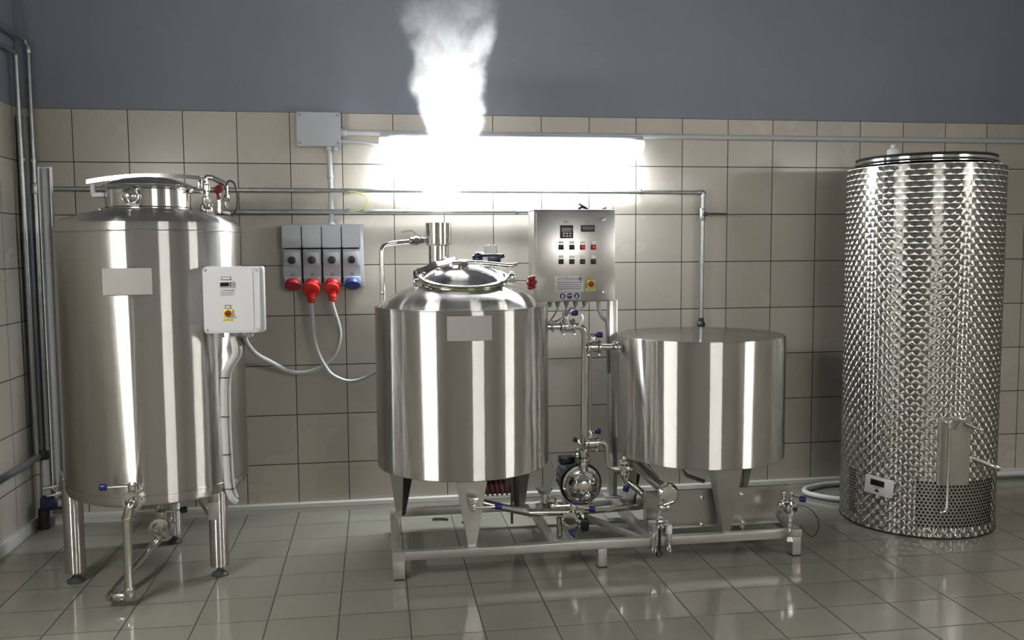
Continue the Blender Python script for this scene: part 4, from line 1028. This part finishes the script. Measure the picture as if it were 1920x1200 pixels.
cable([(1.52, -0.06, 1.916), (1.57, -0.06, 1.918), (1.625, -0.06, 1.895), (1.642, -0.06, 1.860), (1.625, -0.06, 1.825), (1.57, -0.06, 1.805), (1.52, -0.06, 1.806)], 0.0032, 'cable_yellow_green', 'yellow-green earth wire bridging the two galvanised pipes', 'earth_wire', 'wire')

jb = thing('junction_box', (1.37, -0.04, 2.18), 'grey square junction box at the top of the tiles left of the lamp', 'box')
b = MB(); rbox(b, (1.371, -0.035, 2.278), (0.254, 0.07, 0.196), 0.012); b.obj('box', 'grey_plastic', jb)
b = MB(); rbox(b, (1.371, -0.075, 2.278), (0.248, 0.014, 0.190), 0.014); b.obj('cover', 'grey_plastic', jb)
for sx_ in (-1, 1):
    for sz_ in (-1, 1): MB().cyl((1.371+sx_*0.108, -0.081, 2.278+sz_*0.080), (1.371+sx_*0.108, -0.086, 2.278+sz_*0.080), 0.0085, seg=12).obj('cover_screw', 'cable_grey', jb)
MB().rcyl((1.462, -0.04, 2.182), (1.462, -0.04, 2.155), 0.014, 0.003, 10).obj('cable_gland', 'grey_plastic', jb)
MB().rcyl((1.425, -0.035, 2.182), (1.425, -0.035, 2.160), 0.022, 0.004).obj('conduit_gland', 'grey_plastic', jb)
t = thing('conduit', (1.5, -0.03, 2.266), 'thick grey conduit running right from the junction box above the lamp', 'conduit', 'conduits from the junction box')
MB().tube([(1.495, -0.03, 2.266), (6.14, -0.03, 2.268)], 0.0165, 14).obj('conduit', 'conduit_grey', t)
MB().rcyl((1.490, -0.03, 2.266), (1.535, -0.03, 2.266), 0.022, 0.004).obj('sleeve', 'conduit_grey', t)
t = thing('conduit', (1.5, -0.03, 2.21), 'short thin grey conduit from the junction box to the lamp', 'conduit', 'conduits from the junction box')
MB().tube(smoothline([(1.495, -0.035, 2.215), (1.60, -0.035, 2.212), (1.69, -0.04, 2.200), (1.75, -0.045, 2.195)]), 0.0095, 12).obj('conduit', 'conduit_grey', t)
t = thing('conduit', (1.43, -0.03, 1.73), 'upright grey conduit from the junction box down to the sockets', 'conduit', 'conduits from the junction box')
MB().tube([(1.426, -0.028, 2.17), (1.432, -0.028, 1.735)], 0.0145, 14).obj('conduit', 'conduit_grey', t)
MB().rcyl((1.428, -0.028, 2.018), (1.428, -0.028, 2.000), 0.019, 0.003).obj('coupling', 'conduit_grey', t)
MB().lathe([(0.016, 1.775), (0.018, 1.745), (0.026, 1.728), (0, 1.728)], (1.432, -0.028, 0), seg=20).obj('gland', 'conduit_grey', t)

sp = thing('socket_panel', (1.378, -0.05, 1.34), 'grey panel of four interlocked power sockets on the tiled wall', 'socket panel')
MB().box((1.380, -0.012, 1.545), (0.468, 0.024, 0.375), bev=0.006).obj('back_plate', 'grey_plastic', sp)
MB().box((1.374, -0.030, 1.485), (0.43, 0.02, 0.205)).obj('gap_darkener', 'black_plastic', sp)  # black box added behind the modules to darken the gaps between them
SX = [1.203, 1.317, 1.431, 1.545]
for k, x in enumerate(SX):
    b = MB(); rbox(b, (x, -0.060, 1.658), (0.108, 0.09, 0.132), 0.008); cv = b.obj('upper_cover', 'grey_plastic', sp)
    for sx_ in (-1, 1): MB().cyl((x+sx_*0.045, -0.105, 1.602), (x+sx_*0.045, -0.1075, 1.602), 0.004, seg=10).obj('cover_screw', 'cable_grey', cv)
    b = MB(); rbox(b, (x, -0.055, 1.478), (0.102, 0.08, 0.210), 0.007); mo = b.obj('switch_module', 'grey_plastic', sp)
    MB().box((x, -0.098, 1.527), (0.088, 0.010, 0.085), bev=0.004).obj('switch_hood', 'grey_plastic', mo)
    kn = MB().rcyl((x, -0.102, 1.520), (x, -0.122, 1.520), 0.022, 0.003, 24).box((x, -0.128, 1.520), (0.040, 0.014, 0.012) if k in (0, 3) else (0.012, 0.014, 0.040), bev=0.003).obj('rotary_switch', 'black_plastic', mo)
    MB().box((x+0.002, -0.096, 1.436), (0.022, 0.006, 0.018)).obj('indicator', 'cable_grey', mo)
    MB().box((x, -0.100, 1.405), (0.094, 0.022, 0.036), bev=0.005).obj('socket_hood', 'grey_plastic', mo)
    so = MB().lathe([(0, 0.0), (0.036, 0.0), (0.043, 0.010), (0.047, 0.034), (0.040, 0.040), (0, 0.040)], (x+0.002, -0.098, 1.398), (0, -0.55, -0.83), 28)
    so.obj('socket', 'socket_blue' if k == 3 else 'socket_red', sp)
# plugs with their cables
def plug(x, z, r, label, pts, crad, mat):
    t = thing('power_plug', (x, -0.16, z), label, 'plug', 'red power plugs')
    ax = Vector((0, -0.50, -0.86)).normalized(); c = Vector((x, -0.128, z+0.028))
    MB().lathe([(0, 0), (r*0.86, 0), (r*0.97, 0.006), (r, 0.02), (r*0.96, 0.032), (r*0.72, 0.040), (0, 0.042)], c+Vector((0, -0.0, 0)), Vector((0, -0.88, -0.47)), 32).obj('plug_head', 'plug_red', t)
    q = c+Vector((0.001, -0.024, -r*0.80))
    MB().lathe([(r*0.55, 0.016), (r*0.46, 0.0), (0.024, -0.01), (0.022, -0.040), (0.017, -0.046), (0, -0.046)], q, (0, 0, 1), 20).obj('plug_collar', 'plug_red', t)
    MB().ring(q-Vector((0, 0, 0.018)), 0.0245, 0.003, (0, 0, 1), 20, 6).obj('collar_ring', 'socket_red', t)
    p = [q+Vector((0, 0.0, -0.03)), q+Vector((0, 0, -0.07))]+[Vector(v) for v in pts]
    MB().tube(smoothline(p, 10), crad, 10).obj('cable', mat, t)
plug(1.312, 1.330, 0.050, 'larger red plug with a white cable, second socket from the left', [(1.330, -0.14, 1.02), (1.395, -0.14, 0.875), (1.46, -0.15, 0.825), (1.532, -0.16, 0.808), (1.615, -0.22, 0.835), (1.70, -0.35, 0.90), (1.80, -0.42, 0.95)], 0.0115, 'cable_white')
plug(1.431, 1.333, 0.043, 'smaller red plug with a white cable, third socket from the left', [(1.466, -0.13, 1.12), (1.462, -0.12, 1.04), (1.43, -0.11, 0.960), (1.365, -0.10, 0.895), (1.275, -0.10, 0.862), (1.18, -0.12, 0.870), (1.085, -0.25, 0.945), (1.04, -0.5, 1.02), (1.03, -0.75, 1.10), (1.045, -0.95, 1.165), (1.10, -1.12, 1.185)], 0.0125, 'cable_white')

# ------------------------------------------------------------------ corner pipes
t = thing('rain_pipe', (-0.245, -0.05, 0.4), 'wide grey-green pipe in the left corner of the room', 'pipe')
MB().tube([(-0.243, -0.045, 2.33), (-0.243, -0.045, 0.41)], 0.030, 20).obj('pipe', 'grey_pipe', t)
t = thing('corner_pipe', (-0.25, -0.1, 0.4), 'dark pipe climbing the left corner and bending along the left wall', 'pipe', 'corner pipes')
MB().tube(fillet([(-0.238, -2.2, 2.665), (-0.238, -0.115, 2.665), (-0.238, -0.100, 1.2), (-0.238, -0.095, 0.43)], 0.03), 0.0135, 12).obj('pipe', 'galvanised', t)
wall_clip((-0.238, -0.10, 2.085), (0, 0, 1), 0.0135, t)
t = thing('corner_pipe', (-0.2, -0.04, 0.4), 'galvanised pipe in the left corner joined by the upper wall pipe', 'pipe', 'corner pipes')
MB().tube(fillet([(-0.215, -2.2, 2.755), (-0.215, -0.045, 2.755), (-0.198, -0.045, 2.70), (-0.198, -0.045, 0.42)], 0.03), 0.0125, 12).obj('pipe', 'galvanised', t)
MB().rcyl((-0.198, -0.045, 1.965), (-0.198, -0.045, 1.900), 0.019, 0.004, 14).obj('tee', 'galvanised', t)
MB().rcyl((-0.198, -0.045, 2.715), (-0.198, -0.045, 2.675), 0.0175, 0.004, 14).obj('coupling', 'galvanised', t)
wall_clip((-0.198, -0.045, 2.085), (0, 0, 1), 0.0125, t)
t = thing('floor_stub_pipe', (-0.2, -0.06, 0.14), 'pale short upright pipe low in the left corner', 'pipe')
MB().tube([(-0.212, -0.06, 0.40), (-0.208, -0.06, 0.06)], 0.024, 18).obj('pipe', 'grey_plastic', t)
MB().rcyl((-0.215, -0.06, 0.445), (-0.213, -0.06, 0.395), 0.030, 0.004).obj('collar', 'black_rubber', t)
t = thing('wall_pipe', (-0.24, -1, 0.40), 'slate-grey pipe running along the left wall from the corner', 'pipe')
MB().tube([(-0.235, -0.09, 0.415), (-0.240, -2.2, 0.420)], 0.020, 14).obj('pipe', 'grey_pipe', t)
t = thing('pipe_cap', (-0.12, -0.12, 0.15), 'dark round capped pipe end low in the left corner', 'pipe cap')
MB().rcyl((-0.21, -0.12, 0.155), (-0.085, -0.13, 0.165), 0.044, 0.008, 28).obj('cap', 'navy', t)
MB().rcyl((-0.105, -0.128, 0.163), (-0.093, -0.129, 0.164), 0.048, 0.003, 28).obj('rim', 'black_rubber', t)
MB().tube([(-0.208, -0.11, 0.12), (-0.215, -0.10, 0.0)], 0.03, 14).obj('stand', 'black_rubber', t)

# ------------------------------------------------------------------ tall engine-turned tank at the right
T4 = (4.772, -0.741); R4 = 0.414
swirl('swirl_steel', R4, None)
def ang4(px, py, Y0=-1.1):
    """angle on the shell of the point seen there"""
    d = _F + RGT*((px-960)/FPX) - UPV*((py-600)/FPX)
    ox, oy = CAM.x-T4[0], CAM.y-T4[1]
    a = d.x*d.x+d.y*d.y; bq = 2*(ox*d.x+oy*d.y); cq = ox*ox+oy*oy-R4*R4
    D = max(0, bq*bq-4*a*cq); tt = (-bq-math.sqrt(D))/(2*a); q = CAM+d*tt
    return math.atan2(q.y-T4[1], q.x-T4[0]), q.z
aL, _ = ang4(1716, 950); aR = aL+1.15
bR, _ = ang4(1604, 950); bL = bR-0.75
swirl('swirl_steel_vented', R4, [(aL, aR), (-PI+0.001, bR)])
t4 = thing('storage_tank', (T4[0], T4[1], 0), 'tall cylindrical tank of swirl-patterned steel at the right', 'tank')
o4 = (T4[0], T4[1], 0)
MB().lathe([(R4, 0.42), (R4, 2.012), (R4-0.004, 2.016), (R4-0.006, 2.012), (R4-0.006, 1.95)], o4, seg=160).obj('shell', 'swirl_steel', t4, origin=o4)
MB().lathe([(R4, 0.0), (R4, 0.42)], o4, seg=160).obj('vented_skirt', 'swirl_steel_vented', t4, origin=o4)
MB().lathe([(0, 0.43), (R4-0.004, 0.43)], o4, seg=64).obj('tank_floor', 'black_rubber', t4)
MB().lathe([(R4-0.05, 0.01), (R4-0.05, 0.425)], o4, seg=64).obj('hole_dark_backing', 'black_rubber', t4)  # black cylinder added inside the skirt, standing in for the shade behind the holes
MB().lathe([(R4+0.001, 0.0), (R4+0.003, 0.003), (R4+0.003, 0.008), (R4+0.001, 0.010)], o4, seg=160).obj('base_seal', 'black_rubber', t4)
lidt = MB().lathe([(0, 2.040), (0.20, 2.036), (0.345, 2.020), (0.362, 2.030), (0.364, 2.058), (0.358, 2.062), (0.350, 2.050), (0.20, 2.052), (0, 2.056)], o4, seg=96).obj('floating_lid', 'polished_steel', t4, origin=o4)
MB().ring((T4[0], T4[1], 2.066), 0.362, 0.0075, seg=96).obj('gasket', 'black_rubber', lidt)
MB().ring((T4[0], T4[1], 2.040), 0.372, 0.006, seg=96).obj('lid_band', 'chrome', lidt)
q = at(1861, 290, T4[1])
MB().rcyl((T4[0]+0.345, T4[1]-0.08, 2.06), (T4[0]+0.345, T4[1]-0.08, 2.105), 0.010, 0.003).box((T4[0]+0.362, T4[1]-0.08, 2.068), (0.04, 0.05, 0.022), bev=0.004).obj('air_valve', 'chrome', lidt)
# airlock on the lid
t = thing('airlock', (4.57, -0.741, 2.055), 'small white plastic airlock standing on the swirl tank lid', 'airlock')
MB().lathe([(0, 2.050), (0.030, 2.050), (0.032, 2.085), (0.032, 2.112), (0.026, 2.122), (0.014, 2.130), (0.012, 2.146), (0, 2.150)], (4.574, -0.741, 0), seg=24).obj('body', 'white_plastic', t)
MB().rcyl((4.606, -0.741, 2.055), (4.606, -0.741, 2.115), 0.018, 0.004).obj('chamber', 'tube_clear', t)
# smooth pocket plate, level tube, taps
a0, ztp = ang4(1760, 783); a1 = a0+0.42; _, zbp = ang4(1760, 905)
b = MB(); vs = []; fs = []; n = 16
for k in range(n+1):
    a = a0+(a1-a0)*k/n
    for rr in (R4, R4+0.003):
        for z in (zbp-0.01, ztp): vs.append((T4[0]+rr*math.cos(a), T4[1]+rr*math.sin(a), z))
for k in range(n):
    i = k*4; j = i+4; fs += [(i+2, j+2, j+3, i+3), (i+1, i+3, j+3, j+1), (i, j, j+2, i+2)]
fs += [(0, 2, 3, 1), (n*4, n*4+1, n*4+3, n*4+2)]
b.add(vs, fs); b.obj('smooth_plate', 'steel_sheet', t4, origin=o4)
def on4(px, py, out=0.0):
    a, z = ang4(px, py); return Vector((T4[0]+(R4+out)*math.cos(a), T4[1]+(R4+out)*math.sin(a), z))
t = thing('level_tube', tuple(on4(1773, 940, 0.05)), 'thin upright level tube in front of the punched vents', 'level gauge')
p0 = on4(1773, 795, 0.055); p1 = Vector((p0.x, p0.y, 0.20))
MB().tube([p0, p1, p1+Vector((-0.012, -0.005, -0.022)), p1+Vector((-0.035, -0.01, -0.032))], 0.0085, 12).obj('tube', 'steel_pipe', t)
MB().rcyl(p1+Vector((-0.030, -0.009, -0.028)), p1+Vector((-0.055, -0.015, -0.030)), 0.0095, 0.003).obj('tip', 'chrome', t)
MB().rcyl(p0+Vector((0, 0, -0.01)), p0+Vector((0, 0, 0.03)), 0.012, 0.003).tube([p0+Vector((0, 0, 0.01)), on4(1773, 792, -0.002)], 0.008).obj('top_joint', 'chrome', t)
t = thing('tank_tap', tuple(on4(1792, 785, 0.04)), 'chrome tap with lever and side outlet above the smooth plate', 'tap')
MB().rcyl(on4(1793, 787, -0.005), on4(1793, 787, 0.06), 0.018, 0.005).ball(on4(1793, 782, 0.065), 0.022).obj('tap_body', 'chrome', t)
MB().ribbon([on4(1795, 780, 0.085), on4(1783, 785, 0.10), on4(1773, 797, 0.11)], (0.01, -0.01, 0.004), 0.008).obj('lever', 'chrome', t)
MB().tube([on4(1798, 790, 0.05), on4(1822, 803, 0.06)], 0.009, 10).rcyl(on4(1824, 799, 0.06), on4(1824, 810, 0.06), 0.012, 0.003).obj('outlet', 'chrome', t)
t = thing('drain_spout', tuple(on4(1835, 862, 0.04)), 'steel drain spout sticking out at the right of the swirl tank', 'spout')
q0 = on4(1822, 858, -0.01); q1 = q0+Vector((0.135, -0.06, -0.055))
MB().tube([q0, q1], 0.013, 12).obj('pipe', 'steel_pipe', t)
MB().rcyl(q1-(q1-q0)*0.35, q1, 0.016, 0.003).obj('nozzle', 'chrome', t)
MB().tube([q0+(q1-q0)*0.62, q0+(q1-q0)*0.62+Vector((0, 0, 0.035))], 0.006, 8).obj('lever', 'chrome', t)
# thermometer display hanging on the shell
t = thing('thermometer_display', tuple(on4(1652, 910, 0.03)), 'tilted white display unit hanging on the swirl tank', 'thermometer')
c = on4(1652, 910, 0.022); a, _ = ang4(1652, 910)
nrm = Vector((math.cos(a), math.sin(a), 0)); tx = Vector((-nrm.y, nrm.x, 0))
rl = math.radians(-4); ux = tx*math.cos(rl)+Vector((0, 0, 1))*math.sin(rl); uz = -tx*math.sin(rl)+Vector((0, 0, 1))*math.cos(rl)
BM = Matrix((ux, nrm, uz)).transposed()
bd = MB().box(c, (0.155, 0.030, 0.098), BM, 0.006).obj('case', 'pale_plastic', t)
MB().box(c+nrm*0.0155+uz*0.018-ux*0.004, (0.080, 0.003, 0.034), BM, 0.001).obj('screen', 'dark_screen', t)
MB().prism([c+nrm*0.0155-uz*0.030-ux*0.018, c+nrm*0.0155-uz*0.030+ux*0.012, c+nrm*0.0155-uz*0.012-ux*0.003], (0, 0, 0), nrm*0.003).obj('arrow_button', 'black_plastic', t)
MB().box(c+nrm*0.0155-uz*0.006-ux*0.003, (0.045, 0.002, 0.005), BM).obj('button_bar', 'cable_grey', t)
MB().tube([c+uz*0.049-ux*0.05, c+uz*0.075-ux*0.03, c+uz*0.078+ux*0.03-ux*0.06, c+uz*0.070+ux*0.04, c+uz*0.049+ux*0.05], 0.002, 6).obj('hanger_wire', 'chrome', t)

# ------------------------------------------------------------------ floor hose and scraps
tag(MB().tube(smoothline([(5.2, -0.10, 0.022), (4.95, -0.055, 0.022), (4.72, -0.045, 0.022), (4.56, -0.06, 0.022), (4.42, -0.12, 0.022), (4.365, -0.19, 0.022), (4.37, -0.26, 0.022), (4.43, -0.34, 0.022), (4.50, -0.40, 0.022), (4.60, -0.44, 0.022)], 10), 0.0165, 12).obj('hose', 'cable_white'),
    'white hose looping over the floor behind the swirl tank', 'hose')
tag(MB().tube(smoothline([(4.95, -0.07, 0.018), (5.3, -0.062, 0.020), (5.8, -0.05, 0.030), (6.12, -0.05, 0.03)], 8), 0.018, 12).obj('hose', 'cable_white'),
    'white hose lying along the wall foot right of the swirl tank', 'hose')
tag(MB().ribbon([(1.985, -0.315, 0.006), (2.02, -0.325, 0.010), (2.05, -0.325, 0.007), (2.075, -0.335, 0.006)], (0.004, 0.022, 0), 0.004).obj('scrap', 'black_rubber'),
    'dark sliver of debris on the floor tiles behind the middle tank', 'debris')
tag(MB().ball((2.155, -0.405, 0.006), 0.009, 8, 0.6).obj('scrap', 'black_rubber'), 'tiny dark crumb on the floor behind the front leg', 'debris')

# ------------------------------------------------------------------ steam rising from the vent pipe
def steam():
    mt, nt, out = newmat('steam'); g = N(nt)
    ob = g.obj(); s = g.sep(ob)
    z = s[2]
    # wandering axis and growing radius
    n1 = g.n('ShaderNodeTexNoise'); n1.inputs['Scale'].default_value = 3.2; n1.inputs['Detail'].default_value = 5; n1.inputs['Roughness'].default_value = 0.62
    g.l(ob, n1.inputs['Vector'])
    dv = g.n('ShaderNodeVectorMath', operation='SUBTRACT'); g.l(n1.outputs['Color'], dv.inputs[0]); dv.inputs[1].default_value = (0.5, 0.5, 0.5)
    sc_ = g.n('ShaderNodeVectorMath', operation='SCALE'); g.l(dv.outputs[0], sc_.inputs[0]); g.l(g.mapr(z, 0.0, 1.0, 0.10, 0.42), sc_.inputs['Scale'])
    ad = g.n('ShaderNodeVectorMath', operation='ADD'); g.l(ob, ad.inputs[0]); g.l(sc_.outputs[0], ad.inputs[1])
    q = g.sep(ad.outputs[0])
    axx = g.mapr(z, 0.0, 0.5, 0.0, 0.075, True)
    rad = g.m('ADD', g.mapr(z, 0.0, 0.26, 0.066, 0.138), g.mapr(z, 0.40, 1.1, 0.0, 0.13))
    dx = g.m('SUBTRACT', q[0], axx)
    r = g.m('DIVIDE', g.m('SQRT', g.m('ADD', g.m('MULTIPLY', dx, dx), g.m('MULTIPLY', q[1], q[1]))), rad)
    body = g.mapr(r, 0.75, 1.08, 1.0, 0.0, True)
    n2 = g.noise(ad.outputs[0], 9.0, 5, 0.65)
    lump = g.mapr(n2, 0.40, 0.60, 0.06, 1.0, True)
    prof = g.m('MULTIPLY', g.mapr(z, 0.02, 0.30, 0.015, 1.0, True), g.mapr(z, 0.50, 1.20, 1.0, 0.035, True))
    thin = g.mapr(z, 0.45, 0.85, 0.0, 1.0, True)
    lumpy = g.m('ADD', g.m('MULTIPLY', g.m('SUBTRACT', 1.0, thin), g.m('ADD', 0.4, g.m('MULTIPLY', 0.6, lump))), g.m('MULTIPLY', thin, lump))
    den = g.m('MULTIPLY', g.m('MULTIPLY', body, prof), g.m('MULTIPLY', lumpy, 17.0))
    v = g.n('ShaderNodeVolumeScatter'); v.inputs['Color'].default_value = (0.97, 0.97, 1.0, 1); v.inputs['Anisotropy'].default_value = 0.1
    g.l(den, v.inputs['Density'])
    g.l(v.outputs[0], out.inputs['Volume'])
    b = MB()
    prof_ = [(0, 0.0)] + [(0.07+0.24*min(1, k/12)**0.8+0.02*math.sin(k*1.3), 0.0+0.105*k) for k in range(16)] + [(0, 1.60)]
    b.lathe([(r_, h) for r_, h in prof_], (0, 0, 0), seg=32)
    vs = []
    for v_ in b.v:
        wgt = min(1, v_.z/0.5); off = 0.075*wgt
        jig = noise.noise(Vector((v_.x*4, v_.y*4, v_.z*4)))*0.05*wgt
        vs.append(Vector((v_.x*(1+jig)+off+VX, v_.y*(1+jig)+VY, v_.z+1.722)))
    b.v = vs
    o = b.obj('steam', 'steam', None, origin=(VX, VY, 1.722))
    tag(o, 'white steam plume rising from the vent pipe in front of the lamp', 'steam', kind='stuff')
steam()
